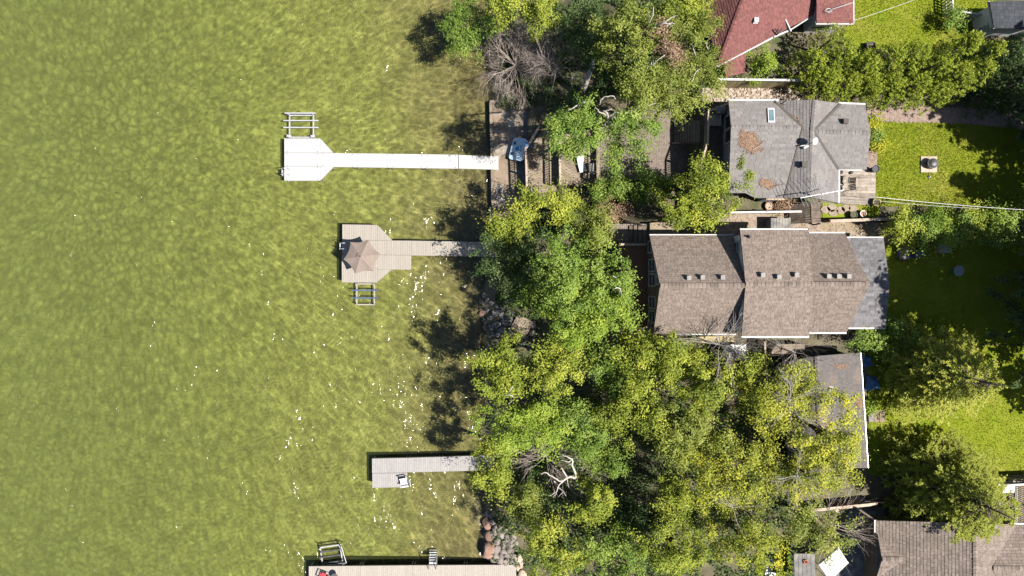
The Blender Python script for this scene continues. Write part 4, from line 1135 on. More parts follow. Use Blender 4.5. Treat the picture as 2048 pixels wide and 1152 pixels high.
# stepping stones below the deck
def flag(label, px, py, r, z, mat, group):
    c = W(px, py, z); n = random.randint(6, 8); rs = [r*random.uniform(.8,1.15) for _ in range(n)]
    mb = MB(); mb.prism([(c.x+rs[k]*math.cos(6.283*k/n), c.y+rs[k]*.8*math.sin(6.283*k/n), z) for k in range(n)], .07); return solo('stepping_stone', mb, MT[mat], label, 'stone', group)
for k, (x, y) in enumerate(((1652,419),(1664,415),(1668,426),(1681,420),(1692,416),(1706,417))):
    flag('flat grey stepping stone set in the grass below the back deck', x, y, .36, ZG+.07, 'gravel', 'stepping stones below the back deck')
sheet('side_grass', [(1645,405),(1760,410),(1760,440),(1645,436)], ZG+.02, MT['lawn'])
# slatted wood cover
t = thing('slatted_cover', 'dark slatted timber cover folded like a tent over the gravel path', 'cover', W(1618,425,ZG))
rA, rB = W(1622,402,7.3), W(1624,446,7.3)
for k in range(9):
    f = (k+.5)/9; m = rA.lerp(rB, f); mb = MB(); mb.beam(m+Vector((-.05,0,0)), m+Vector((-1.15,-.12+.3*(f-.5),-.95)), .14, .03); piece('slat', mb, MT['wood_dark'], t)
    mb = MB(); mb.beam(m+Vector((.05,0,0)), m+Vector((.72,0,-.25)), .14, .03); piece('slat', mb, MT['wood_dark'], t)
mb = MB(); mb.beam(rA, rB, .1, .12); part('ridge_beam', mb, MT['wood_dark'], t)
for m in (rA, rB):
    for d in (Vector((-1.1,0,0)), Vector((.7,0,0))):
        mb = MB(); q = m+d; mb.tube([(q.x,q.y,ZG), (q.x,q.y,7.3-(.9 if d.x<0 else .25))], .06, 5); piece('post', mb, MT['wood_dark'], t)

def fence(label, a, b, h, z, mat, sp=0.15, cap=None, th=.03, gap=.02, capw=.12, rails=True):
    P, Q = Vector(a), Vector(b); t = thing('fence', label, 'fence', P); L = (Q-P).length; n = max(2, int(L/sp)); d = (Q-P).normalized(); ang = math.atan2(d.y, d.x)
    for k in range(n):
        c = P.lerp(Q, (k+.5)/n); mb = MB(); mb.box((c.x,c.y,c.z+h/2), (L/n-gap, th, h), ang); piece('fence_board', mb, mat, t)
    s = Vector((-d.y, d.x, 0))
    if rails:
        for zz in (.3, h-.3):
            mb = MB(); mb.beam(P+s*.05+Vector((0,0,zz)), Q+s*.05+Vector((0,0,zz)), .05, .09); part('rail', mb, mat, t)
    m = max(1, round(L/2.2))
    for k in range(m+1):
        c = P.lerp(Q, k/m)+s*.06; mb = MB(); mb.box((c.x,c.y,c.z+h/2+.04), (.11,.11,h+.08), ang); piece('post', mb, mat, t)
    if cap:
        mb = MB(); mb.beam(P+Vector((0,0,h+.03)), Q+Vector((0,0,h+.03)), capw, .05); part('cap_rail', mb, cap, t)
    return t
fence('pale capped board fence between the back deck and the gravel path', W(1646,445,ZG), W(1772,441,ZG), 1.1, ZG, MT['wood_weathered_y'], cap=MT['wood_pale'], capw=.2)
fence('low fence with a white cap along the gravel beside the blue grey cottage wall', W(1452,428,ZG), W(1594,426,ZG), .95, ZG, MT['wood_weathered_y'], cap=MT['white_paint'], capw=.14)
fence('tan vertical board fence along the river stones below the red roof', W(1420,175,ZG), W(1580,177,ZG), 1.9, ZG, MT['wood_fence'], cap=MT['white_paint'], capw=.15)
# fire pit
c = W(1857,329,ZG+.05); t = thing('fire_pit', 'round black fire pit standing on four square pavers in the lawn', 'fire pit', c)
for sx in (-.29,.29):
    for sy in (-.29,.29): mb = MB(); mb.box((c.x+sx,c.y+sy,c.z+.03), (.56,.56,.08)); piece('paver', mb, MT['wood_pale'], t)
mb = MB(); mb.lathe([(.3,.07),(.36,.2),(.37,.52),(.33,.52),(.31,.25),(.05,.22)], c+Vector((.02,0,0)), 18); part('drum', mb, MT['dark_metal'], t)
mb = MB(); mb.lathe([(.33,.55),(.2,.66),(.05,.7)], c+Vector((.02,0,0)), 18); part('mesh_lid', mb, MT['dark_metal'], t)
mb = MB(); mb.lathe([(.07,.0),(.1,.05),(.04,.22),(.01,.25)], W(1857,354,ZG), 8); 
t = thing('garden_ornament', 'tiny white ornament on the lawn below the fire pit', 'ornament', W(1857,354,ZG)); part('figure', mb, MT['white_plastic'], t)
t = thing('garden_toy', 'small pale blue toy beside the brick path at the cottage corner', 'toy', W(1745,236,ZG)); c = W(1745,236,ZG)
mb = MB(); mb.lathe([(.16,.05),(.2,.2),(.12,.35),(.05,.4)], c, 10); part('body', mb, MT['sky_glass'], t); mb = MB(); mb.box(c+Vector((0,0,.12)), (.5,.16,.1)); part('wings', mb, MT['boat_white'], t)
# power cables
def cable(label, p, q, sag, r):
    p, q = Vector(p), Vector(q); mb = MB(); mb.tube([p.lerp(q, k/16)-Vector((0,0,sag*4*(k/16)*(1-k/16))) for k in range(17)], r, 5); solo('power_cable', mb, MT['cable'], label, 'cable', loc=tuple(p))
cable('thick pale power cable running right from the back deck over the hedge', W(1752,394,9.0), W(2120,424,9.6), .5, .016)
cable('thin pale power cable below the thick one over the shaded lawn edge', W(1760,402,8.6), W(1960,417,8.8), .3, .009)
cable('thin cable across the upper lawn to the small red roof', W(1704,42,8.6), W(1860,-12,9.0), .2, .010)

# --- red roofed house
hs = thing('house', 'red shingled house with white gutters at the top edge', 'house', W(1540, -10, EB))
S_E = ([(1437,131,8.3),(1626,30,8.3),(1486,-2,10.3)], [(1437,131),(1626,30),(1670,-60),(1507,-60)], ((1437,131),(1626,30)))
S_W = ([(1437,131,8.3),(1400,-10,8.3),(1486,-2,10.3)], [(1437,131),(1507,-60),(1388,-60)], ((1388,-60),(1437,131)))
LOW = ([(1449,132,7.6),(1486,112,7.6),(1452,154,7.35)], [(1447,128),(1492,104),(1490,146),(1452,154)], ((1452,154),(1490,146)))
T_W = ([(1633,46,8.7),(1706,46,8.7),(1678,0,9.3)], [(1633,46),(1706,46),(1633,-70)], ((1633,46),(1706,46)))
T_E = ([(1706,46,8.7),(1706,-60,8.7),(1678,0,9.3)], [(1706,46),(1706,-70),(1633,-70)], ((1706,46),(1706,-70)))
rf, P = roof_of(hs, MT['shingle_red'], [S_E, S_W, LOW, T_W, T_E], exposure=.18, tabw=.3, lo=.2, hi=.8)
ridge(rf, W(1438,130,8.33), W(1488,-6,10.34), MT['shingle_red']); ridge(rf, W(1705,45,8.73), W(1652,-40,9.55), MT['shingle_red'])
gutter(hs, (1434,133),(1546,75),8.28); gutter(hs,(1548,74),(1582,59),8.28); gutter(hs,(1582,59),(1626,31),8.28,w=.08); gutter(hs, (1632,47.5),(1707,47.5),8.66); gutter(hs,(1707,47),(1707,-60),8.66); gutter(hs,(1632,46),(1632,-60),8.66,w=.08)
gutter(hs, (1571,38),(1582,62),8.75,8.4,w=.07)
roof_vent(hs, 1510, 43, P[0], .25, MT['siding_white'])
p = hit(1553,70,P[0]); mb = MB(); mb.tube([p, p+Vector((0,0,.35)), p+Vector((.2,.25,.5))], .05, 5); mb.tube([p+Vector((0,0,.35)), p+Vector((-.3,.22,.5))], .05, 5); part('forked_vent_shadow', mb, MT['black'], hs)  # black fork modelled in place of a vent's cast shadow
mb = MB(); A, B_, C_, D_ = W(1444,122,8.0), W(1620,28,8.0), W(1660,-60,8.0), W(1400,-60,8.0)
mb.prism([(p.x,p.y,8.0) for p in (A+Vector((.1,.5,0)), B_+Vector((-.2,.4,0)), C_, D_)], 2.4)
part('wall', mb, MT['siding_grey'], hs)
mb = MB(); p0, p1 = W(1633,45,8.6), W(1706,45,8.6); mb.prism([(p0.x+.25,p0.y+.3,8.45),(p1.x-.25,p0.y+.3,8.45),(p1.x-.25,p0.y+5,8.45),(p0.x+.25,p0.y+5,8.45)], 2.7)
part('wall', mb, MT['siding_white'], hs)
window(hs, (p0.x+.9, p0.y+.3, 7.4), .9, 1.1, (0,-1,0))
t = thing('roof_mast', 'thin white aerial mast lying over the small red roof', 'aerial', W(1655,24,8.9)); mb = MB(); mb.tube([W(1650,26,9.0), W(1665,18,9.3), W(1706,5,9.6)], .03, 5); part('mast', mb, MT['white_paint'], t)
mb = MB(); mb.tube([W(1656,22,9.1)+Vector((.22*math.cos(a),.12*math.sin(a),.1)) for a in np.linspace(0,6,9)], .025, 5); part('loop', mb, MT['white_paint'], t)

# --- grey outbuilding below the brown house
hs = thing('outbuilding', 'long weathered grey roofed outbuilding half hidden under golden trees', 'shed', W(1650, 830, EB))
O_W = ([(1580,722,7.85),(1586,955,7.85),(1634,713,8.6)], [(1578,722),(1634,712),(1642,936),(1583,936)], ((1578,722),(1584,960)))
O_E = ([(1721,705,7.6),(1737,955,7.6),(1634,713,8.6)], [(1634,712),(1721,705),(1736,936),(1642,936)], ((1721,705),(1738,960)))
rf, P = roof_of(hs, MT['shingle_shed'], [O_W, O_E], exposure=.2, tabw=.35, th=.014, lo=.3, hi=.62)
ridge(rf, W(1634,713,8.62), W(1642,935,8.62), MT['shingle_shed'])
gutter(hs, (1721.5,705),(1736.5,936),7.58, w=.05, mat=MT['alu'])
mb = MB(); a, b, c, d = W(1586,726,7.6), W(1716,712,7.6), W(1729,928,7.6), W(1592,928,7.6); mb.prism([tuple(v) for v in (a,b,c,d)], 7.6-EB+.3); part('wall', mb, MT['siding_grey'], hs)
p = hit(1661,777,P[1]); mb = MB(); mb.tube([p, p+Vector((0,0,.3))], .06, 8); mb.box(p+Vector((0,0,.02)), (.35,.35,.03)); part('vent_pipe', mb, MT['dark_metal'], hs)
litter('fallen_leaves', '', 1682, 733, 14, 6, P[1], 60); litter('fallen_leaves', '', 1718, 805, 8, 14, P[1], 160)
raised_deck('small_platform', 'small grey plank platform between the brown roofed house and the outbuilding', [(1553,688),(1610,688),(1609,706),(1540,708)], 7.0, 0, .16, MT['wood_weathered_y'], MT['wood_dark'], 1.0)
t = thing('folding_table', 'white two-panel table below the brown roofed house', 'table', W(1470,704,ZG))
for x0, x1 in ((1447,1468.5),(1470,1492)):
    mb = MB(); mb.prism([tuple(W(x,y,7.0)) for x,y in ((x0,690),(x1,689),(x1,719),(x0,720))], .05); part('tabletop', mb, MT['cover_white'], t)
for x in (1450,1489):
    for y in (693,716): mb = MB(); p = W(x,y,7.0); mb.tube([(p.x,p.y,ZG),(p.x,p.y,6.95)], .03, 5); piece('leg', mb, MT['alu'], t)
t = thing('timber_stack', 'three long boards leaning along the south wall of the brown roofed house', 'boards', W(1430,680,6.4))
for k in range(3): mb = MB(); mb.beam(W(1395+3*k,676+4*k,7.1-.25*k), W(1468,673+4*k,7.4-.25*k), .16, .06); piece('board', mb, MT['wood_fence'], t)
fence('short weathered fence running down from the brown roofed house to the trees', W(1516,680,ZG), W(1521,765,ZG), 1.3, ZG, MT['wood_weathered_y'], cap=MT['wood_pale'])
# tarps
def tarp(label, px, py, sx, sy, h):
    c = W(px, py, ZG); n = 12; rg = random.Random(int(px)); mb = MB(); g = []
    ph = [rg.uniform(0,6) for _ in range(4)]
    for j in range(n+1):
        row = []
        for i in range(n+1):
            u, v = i/n*2-1, j/n*2-1; r = max(abs(u), abs(v))
            zz = h*max(0, 1-r**2.5)*(0.7+.3*math.sin(3*u+ph[0])*math.cos(4*v+ph[1])) + .06*math.sin(9*u+5*v+ph[2])*(1-r)
            row.append((c.x+u*sx*(1+.15*math.sin(3*v+ph[3])), c.y+v*sy*(1+.15*math.cos(3*u+ph[0])), ZG+.06+zz))
        g.append(row)
    for j in range(n):
        for i in range(n): mb.face([g[j][i], g[j][i+1], g[j+1][i+1], g[j+1][i]])
    solo('tarp', mb, MT['tarp_blue'], label, 'tarp')
tarp('crumpled blue tarp at the upper right corner of the outbuilding', 1732, 722, .42, .4, .45)
tarp('larger crumpled blue tarp under the tall pine beside the outbuilding', 1744, 766, .5, .5, .5)
t = thing('paver_landing', 'four pale concrete slabs laid on the grass beside the outbuilding', 'paving', W(1753,832,ZG+.05))
for k, (x, y) in enumerate(((1742,826),(1753,826),(1764,826),(1742,838),(1753,838),(1764,838))):
    mb = MB(); p = W(x,y,ZG+.07); mb.box(p, (.36,.42,.08), .02*k); piece('slab', mb, MT['concrete'] if k % 3 else MT['concrete_grey'], t)

# --- taupe roofed house, bottom right corner
hs = thing('house', 'taupe shingled house with a small dormer gable in the bottom right corner', 'house', W(1900, 1140, EB))
D_W = ([(1752,1043,8.3),(1752,1200,8.3),(1951,1090,10.6)], [(1752,1041),(1951,1046),(1951,1230),(1752,1230)], ((1752,1041),(1752,1230)))
D_E = ([(1951,1046,10.6),(1951,1230,10.6),(2060,1100,8.3)], [(1951,1046),(2060,1050),(2060,1230),(1951,1230)], ((2060,1050),(2060,1230)))
D_N = ([(2020,1050,8.9),(2100,1050,8.9),(1985,1137,10.0)], [(2022,1050),(2110,1050),(2110,1137),(1985,1137)], ((2022,1050),(2110,1050)))
D_S = ([(2022,1224,8.9),(2100,1224,8.9),(1985,1137,10.0)], [(2022,1224),(2110,1224),(2110,1137),(1985,1137)], ((2022,1224),(2110,1224)))
V_N = ([(1755,1070,8.5),(1806,1119,9.25),(1764,1119,9.2)], [(1755,1068),(1808,1119),(1764,1119)], ((1755,1068),(1800,1068)))
V_S = ([(1752,1156,8.5),(1806,1119,9.25),(1764,1119,9.2)], [(1752,1158),(1808,1119),(1764,1119)], ((1752,1158),(1800,1158)))
rf, P = roof_of(hs, MT['shingle_taupe'], [D_W, D_E, D_N, D_S, V_N, V_S], exposure=.2, tabw=.3, lo=.25, hi=.8)
ridge(rf, W(1951,1047,10.62), W(1951,1200,10.62), MT['shingle_taupe']); ridge(rf, W(1987,1137,10.02), W(2090,1137,10.02), MT['shingle_taupe']); ridge(rf, W(1765,1119,9.22), W(1806,1119,9.27), MT['shingle_taupe'])
gutter(hs, (1751,1040),(1751,1070),8.28,w=.16); gutter(hs,(2016,1049),(2070,1049),8.86,w=.2)
mb = MB(); x0, x1 = W(1752,0,8.2).x+.3, W(2055,0,8.2).x; y0, y1 = yw(1200,8.2), yw(1045,8.2)-.3
mb.prism([(x0,y0,8.0),(x1,y0,8.0),(x1,y1,8.0),(x0,y1,8.0)], 2.4); part('wall', mb, MT['siding_brown'], hs)
# deck with white rails beside it
raised_deck('side_deck', 'brown shaded deck with white rails at the right edge below the lawn', [(1992,962),(2075,958),(2075,1046),(1990,1046)], 6.6, math.pi/2, .15, MT['wood_weathered_y'], MT['wood_dark'], .7)
railing('white railing crossing the side deck at the right edge', [W(2031,958,6.6), W(2031,1046,6.6)], 1.0, MT['white_paint'], top=.16)
railing('white railing along the top edge of the side deck', [W(1990,963,6.6), W(2075,957,6.6)], 1.0, MT['white_paint'], top=.12)
fence('weathered slat fence at the lawn edge by the right side of the frame', W(1996,952,ZG), W(2080,948,ZG), 1.5, ZG, MT['wood_weathered'], sp=.22, gap=.09)
t = thing('patio_table', 'white table on the side deck under the tall pine', 'table', W(2013,976,6.6))
mb = MB(); mb.prism([tuple(W(x,y,7.3)) for x,y in ((1997,967),(2029,966),(2029,985),(1997,986))], .05); part('tabletop', mb, MT['cover_white'], t)
for x in (2000,2026):
    for y in (970,982): mb = MB(); p = W(x,y,7.3); mb.tube([(p.x,p.y,6.6),(p.x,p.y,7.26)], .03, 5); piece('leg', mb, MT['alu'], t)
# clutter left of that house
fence('brown board fence with a pale cap below the outbuilding', W(1605,1012,ZG), W(1738,999,ZG), 1.0, ZG, MT['wood_red'], cap=MT['wood_pale'], capw=.2)
t = thing('timber_beam', 'pale diagonal beam from the fence to the corner of the taupe roof', 'beam', W(1722,1022,7.0)); mb = MB(); mb.beam(W(1720,1020,7.4), W(1753,1043,8.2), .12, .1); part('beam', mb, MT['wood_pale'], t)
mb = MB(); p = W(1720,1020,7.4); mb.tube([(p.x,p.y,ZG),(p.x,p.y,7.4)], .06, 6); part('post', mb, MT['wood_pale'], t)
for x, y, r in ((1690,1011,.38),(1703,1009,.3),(1722,1006,.5),(1677,1019,.3)):
    flag('pale flat stone in the shade below the brown fence', x, y, r, ZG+.08, 'wood_pale', 'flat stones below the brown fence')
for x, y, r in ((1548,1100,.42),(1540,1126,.55),(1541,1148,.45)):
    flag('large pale stepping stone in the grass left of the white canopy', x, y, r, ZG+.1, 'cover_white', 'pale stepping stones left of the canopy')
sheet('stone_path_grass', [(1515,1080),(1580,1080),(1585,1180),(1510,1180)], ZG+.03, MT['lawn'])
t = thing('canopy', 'bright white fabric canopy at the bottom edge under bare twigs', 'canopy', W(1665,1135,ZG))
cs = [W(1638,1130,7.9), W(1678,1096,7.9), W(1697,1126,7.9), W(1660,1162,7.9)]; apex = sum(cs, Vector())/4+Vector((0,0,.2))
for k in range(4): mb = MB(); mb.face([cs[k], cs[(k+1)%4], apex]); mb.face([cs[k], cs[(k+1)%4], cs[(k+1)%4]-Vector((0,0,.25)), cs[k]-Vector((0,0,.25))]); part('canopy_panel', mb, MT['cover_white'], t)
for q in cs: mb = MB(); mb.tube([(q.x,q.y,ZG), (q.x,q.y,7.85)], .03, 6); piece('leg', mb, MT['alu'], t)
t = thing('carport', 'flat pale grey carport roof at the bottom edge left of the white canopy', 'carport', W(1608,1140,ZG))
for k in range(5):
    mb = MB(); x0 = 1588+8.4*k; mb.prism([tuple(W(x,y,8.0)) for x,y in ((x0,1108),(x0+7.8,1107),(x0+9.8,1180),(x0+2,1180))], .06); piece('roof_panel', mb, MT['concrete_grey'], t)
for x in (1590,1627):
    for y in (1112,1172): mb = MB(); p = W(x,y,8.0); mb.tube([(p.x,p.y,ZG),(p.x,p.y,7.93)], .05, 6); piece('post', mb, MT['wood_dark'], t)
t = thing('life_ring', 'small orange life ring beside the carport roof', 'life ring', W(1612,1124,8.05))
mb = MB(); c = W(1612,1124,8.12); mb.tube([c+Vector((.12*math.cos(a),.12*math.sin(a),0)) for a in np.linspace(0,6.28,13)], .045, 6); part('ring', mb, M('orange_plastic', (.30,.07,.03)), t)

# --- shed and trellis, top right
hs = thing('garden_shed', 'white sided garden shed with a dark roof in the top right corner', 'shed', W(1990, 40, EB))
K_1 = ([(1980,4,8.2),(1988,56,8.0),(2070,2,8.4)], [(1979,3),(2090,1),(2090,58),(1988,56)], ((1988,56),(2090,58)))
rf, P = roof_of(hs, MT['shingle_dark'], [K_1], exposure=.2, tabw=.3)
a, b, c = W(1981,6,8.15), W(1988,54,7.95), W(2085,54,7.95)
mb = MB(); mb.prism([(a.x+.1,a.y-.1,7.9),(b.x+.1,b.y+.12,7.9),(c.x,c.y+.12,7.9),(c.x,a.y-.1,7.9)], 2.2); part('wall', mb, MT['siding_white'], hs)
gutter(hs, (1978,2),(1988,57),8.1,7.95,w=.1)
window(hs, (b.x+.07, (a.y+b.y)/2-.1, 6.95), .9, .8, (-1,.14,0), frame=MT['white_paint'])
# white stair-like trellis
t = fence('white picket fence with two runs left of the garden shed', W(1884,-14,ZG), W(1886,33,ZG), 1.1, ZG, MT['white_paint'], sp=.2, gap=.1, cap=MT['white_paint'], capw=.1)
fence('white picket fence joining the garden shed wall', W(1888,34,ZG), W(1962,44,ZG), 1.1, ZG, MT['white_paint'], sp=.2, gap=.1, cap=MT['white_paint'], capw=.1)
t = thing('planter_box', 'dark square planter on the upper lawn above the cedar hedge', 'planter', W(1736,97,ZG)); c = W(1736,97,ZG)
for s in (-1,1):
    mb = MB(); mb.box(c+Vector((s*.3,0,.22)), (.05,.6,.44)); piece('side_board', mb, MT['black'], t); mb = MB(); mb.box(c+Vector((0,s*.275,.22)), (.55,.05,.44)); piece('end_board', mb, MT['black'], t)
mb = MB(); mb.box(c+Vector((0,0,.18)), (.54,.49,.3)); part('soil', mb, MT['ground'], t)

# --- shaded lawn things
c = W(1814,507,ZG); t = thing('lawn_tractor', 'small lawn tractor parked in the shade below the low hedge', 'tractor', c)
mb = MB(); mb.box(c+Vector((.45,0,.55)), (.75,.5,.35)); mb.box(c+Vector((.45,0,.74)), (.65,.42,.06)); part('hood', mb, MT['tractor'], t)
mb = MB(); mb.box(c+Vector((-.1,0,.34)), (1.5,.62,.12)); part('frame', mb, MT['tractor'], t)
mb = MB(); mb.box(c+Vector((-.45,0,.5)), (.6,.85,.2)); part('fender', mb, MT['grey_cloth'], t)
mb = MB(); mb.box(c+Vector((-.35,0,.64)), (.4,.42,.08)); mb.box(c+Vector((-.55,0,.82)), (.08,.42,.32)); part('seat', mb, MT['grey_cloth'], t)
mb = MB(); mb.tube([c+Vector((.05+.14*math.cos(a),.16*math.sin(a),.98)) for a in np.linspace(0,6.28,13)], .02, 5); mb.tube([c+Vector((.15,0,.7)), c+Vector((.05,0,.98))], .02, 5); part('steering_wheel', mb, MT['black'], t)
for x, y, r in ((.62,.36,.18),(.62,-.36,.18),(-.5,.42,.25),(-.5,-.42,.25)):
    mb = MB(); mb.tube([c+Vector((x,y-.1,r)), c+Vector((x,y+.1,r))], r, 14); w = part('wheel', mb, MT['black'], t)
c = W(1905,542,ZG); t = thing('garden_table', 'small round dark table on the shaded lawn', 'table', c)
mb = MB(); mb.lathe([(.35,.68),(.38,.7),(.35,.72)], c, 16); part('tabletop', mb, MT['siding_grey'], t); mb = MB(); mb.lathe([(.25,0),(.05,.06),(.05,.68)], c, 10); part('stem', mb, MT['dark_metal'], t)
c = W(1880,498,ZG); t = thing('wheelbarrow', 'wheelbarrow with a pale tray in the shade under the low hedge', 'wheelbarrow', c)
mb = MB(); mb.prism([tuple(c+Vector(v)) for v in ((-.45,-.3,.6),(.45,-.3,.55),(.45,.3,.55),(-.45,.3,.6))], .25); part('tray', mb, MT['siding_grey'], t)
for s in (-1,1): mb = MB(); mb.tube([c+Vector((.75,s*.08,.2)), c+Vector((-.4,s*.24,.4)), c+Vector((-1.0,s*.28,.6))], .025, 5); piece('handle', mb, MT['red_cloth'], t)
mb = MB(); mb.tube([c+Vector((.7,-.05,.2)), c+Vector((.7,.05,.2))], .2, 12); part('wheel', mb, MT['black'], t)

# ---------------------------------------------------------------- boulders on the shore
def boulder(px, py, r, mat, label, group, h=.7, seed=None):
    x, y, _ = W(px, py, .4); z = max(gz(x, y), -.25); k = seed or random.randint(0, 99999)
    mb = MB(); r *= .88; mb.rock((0,0,0), (r, r*random.Random(k).uniform(.72,.95), r*h), .5, k, 2)
    o = bpy.data.objects.new('boulder', _mesh('boulder', mb, MT[mat], smooth=False)); COL.objects.link(o); o.location = (x, y, z+r*h*.35)
    props(o, label, 'boulder', group); return o
g1 = 'boulders at the water edge beside the long bottom dock'
lab1 = 'grey-brown rounded boulder in the bank above the long bottom dock'
for px, py, r, m, lb in ((975,1049,.62,'rock_red','reddish oval boulder at the water edge, topmost of the bank'), (980,1071,.55,'rock_red','reddish boulder at the water edge below the topmost oval one'), (979,1098,.80,'rock_red','largest reddish boulder of the bank beside the bottom dock')):
    boulder(px, py, r, m, lb, g1, .75)
rs = random.Random(5)
for px, py, r in ((988,1043,.35),(992,1055,.4),(1000,1051,.3),(988,1064,.42),(1003,1064,.5),(1014,1072,.42),(1026,1070,.35),(995,1079,.4),(1008,1084,.45),(1022,1083,.45),(994,1094,.45),(1007,1098,.42),(1020,1095,.4),(1030,1092,.3),
                  (993,1108,.42),(1003,1108,.38),(1015,1106,.42),(1027,1106,.38),(988,1118,.42),(1000,1117,.42),(1012,1118,.42),(1024,1119,.4),(1030,1117,.25),(978,1120,.3),(970,1113,.28),(985,1126,.3),(997,1126,.32),(1009,1127,.3),(1020,1127,.3),(984,1084,.3),(1032,1080,.3),(1010,1058,.3)):
    boulder(px, py, r, 'rock', lab1, g1, .7, rs.randint(1,9999))
g2 = 'boulders on the shaded shore around the slatted platform'
for px, py, r, m, lb in ((963,628,.32,'rock_red','small rust coloured boulder in the shallows left of the shaded rock pile'), (971,656,.33,'rock_red','tan boulder at the lower left of the shaded rock pile'), (1016,642,.62,'rock_shade','large angular grey boulder left of the slatted platform'), (1006,660,.5,'rock_shade','blue-grey boulder with painted shade below the large angular one'), (993,649,.45,'rock_shade','round light grey boulder in the middle of the shaded rock pile')):
    boulder(px, py, r, m, lb, g2, .7)
for px, py, r in ((982,636,.42),(990,627,.36),(998,624,.42),(983,655,.36),(975,620,.3),(1020,662,.4),(1007,617,.35),(1017,624,.35),(1028,628,.3),(997,668,.3),(1032,672,.35),(1044,674,.4),(1053,676,.35),(1066,664,.4),(1070,676,.35),(1060,690,.4),(1046,688,.35),(1030,686,.35),(1016,676,.3),(1068,650,.35),(987,668,.3),(1078,664,.3),(1003,632,.3),(968,640,.25)):
    boulder(px, py, r, 'rock_shade', 'grey boulder with painted shade in the shaded rock pile around the slatted platform', g2, .7, rs.randint(1,9999))
for px, py, r in ((968,590,.3),(975,600,.3),(985,606,.35),(962,604,.25),(995,612,.3),(965,780,.3),(975,1030,.3),(984,1033,.3)):
    boulder(px, py, r, 'rock', 'small grey shore boulder at the edge of the leaning trees', 'small boulders under the shore trees', .7, rs.randint(1,9999))
for px, py, r in ((1036,1112,.5),(1042,1124,.42),(1038,1138,.5),(1046,1148,.5)):
    boulder(px, py, r, 'wood_pale', 'pale limestone block at the shore end of the bottom dock', 'pale blocks at the dock end', .6, rs.randint(1,9999))
# slatted platform lying on the rocks
c = W(1044,650,1.25); t = thing('slatted_platform', 'tilted brown slatted platform lying on the shaded boulders', 'platform', (c.x,c.y,.9))
an = math.radians(-28)
for k in range(9):
    d = Vector((math.cos(an), math.sin(an), -.05)); s = Vector((-math.sin(an), math.cos(an), .04)); q = c+d*(-.62+.155*k)
    mb = MB(); mb.beam(q-s*.62, q+s*.62, .14, .04); piece('slat', mb, MT['wood_weathered_y'], t)
for g in (-.45,.45): mb = MB(); mb.beam(c+s*g-d*.7-Vector((0,0,.06)), c+s*g+d*.7-Vector((0,0,.06)), .08, .08); piece('joist', mb, MT['wood_dark'], t)

# ---------------------------------------------------------------- vegetation
def unit(a): return a/np.maximum(np.linalg.norm(a, axis=1, keepdims=True), 1e-6)

def leaf_part(parent, C, Nrm, size, tint, mat, aspect=0.6, name='crown'):
    """one leaf-sized face per centre; joined because nobody could pick the leaves apart"""
    n = len(C); r = RNG.normal(size=(n, 3)); t = unit(np.cross(Nrm, r)); b = np.cross(Nrm, t)
    s = (np.asarray(size)*np.ones(n))[:, None]
    fold = Nrm*s*RNG.uniform(-.25, .25, (n, 1))
    v = np.empty((n, 4, 3)); v[:, 0] = C-t*s; v[:, 1] = C+b*s*aspect+fold; v[:, 2] = C+t*s; v[:, 3] = C-b*s*aspect+fold
    org = np.array(ORG[parent.name])
    me = bpy.data.meshes.new(name); tri_mesh(me, (v-org).reshape(-1, 3), 4, np.clip(tint, 0, 1)); me.materials.append(LM[mat])
    o = bpy.data.objects.new(name, me); COL.objects.link(o); o.parent = parent; o['kind'] = 'stuff'; ORG[o.name] = ORG[parent.name]
    return o

def wood(parent, base, top, r0, limbs, mat='bark'):
    base, top = Vector(base), Vector(top); mb = MB(); n = 6; pts = []
    for k in range(n):
        f = k/(n-1); p = base.lerp(top, f); j = .12*(top-base).length*.15
        if 0 < k < n-1: p += Vector((random.uniform(-j,j), random.uniform(-j,j), 0))
        pts.append(p)
    mb.tube(pts, [r0*(1-.75*k/(n-1)) for k in range(n)], 8); part('trunk', mb, MT[mat], parent, smooth=True)
    for q in limbs:
        q = Vector(q); f = random.uniform(.35, .75); a = base.lerp(top, f); m = a.lerp(q, .5)+Vector((random.uniform(-.3,.3),random.uniform(-.3,.3),random.uniform(0,.5)))
        mb = MB(); mb.tube([a, m, q], [r0*.4, r0*.25, r0*.06], 6); part('limb', mb, MT[mat], parent, smooth=True)

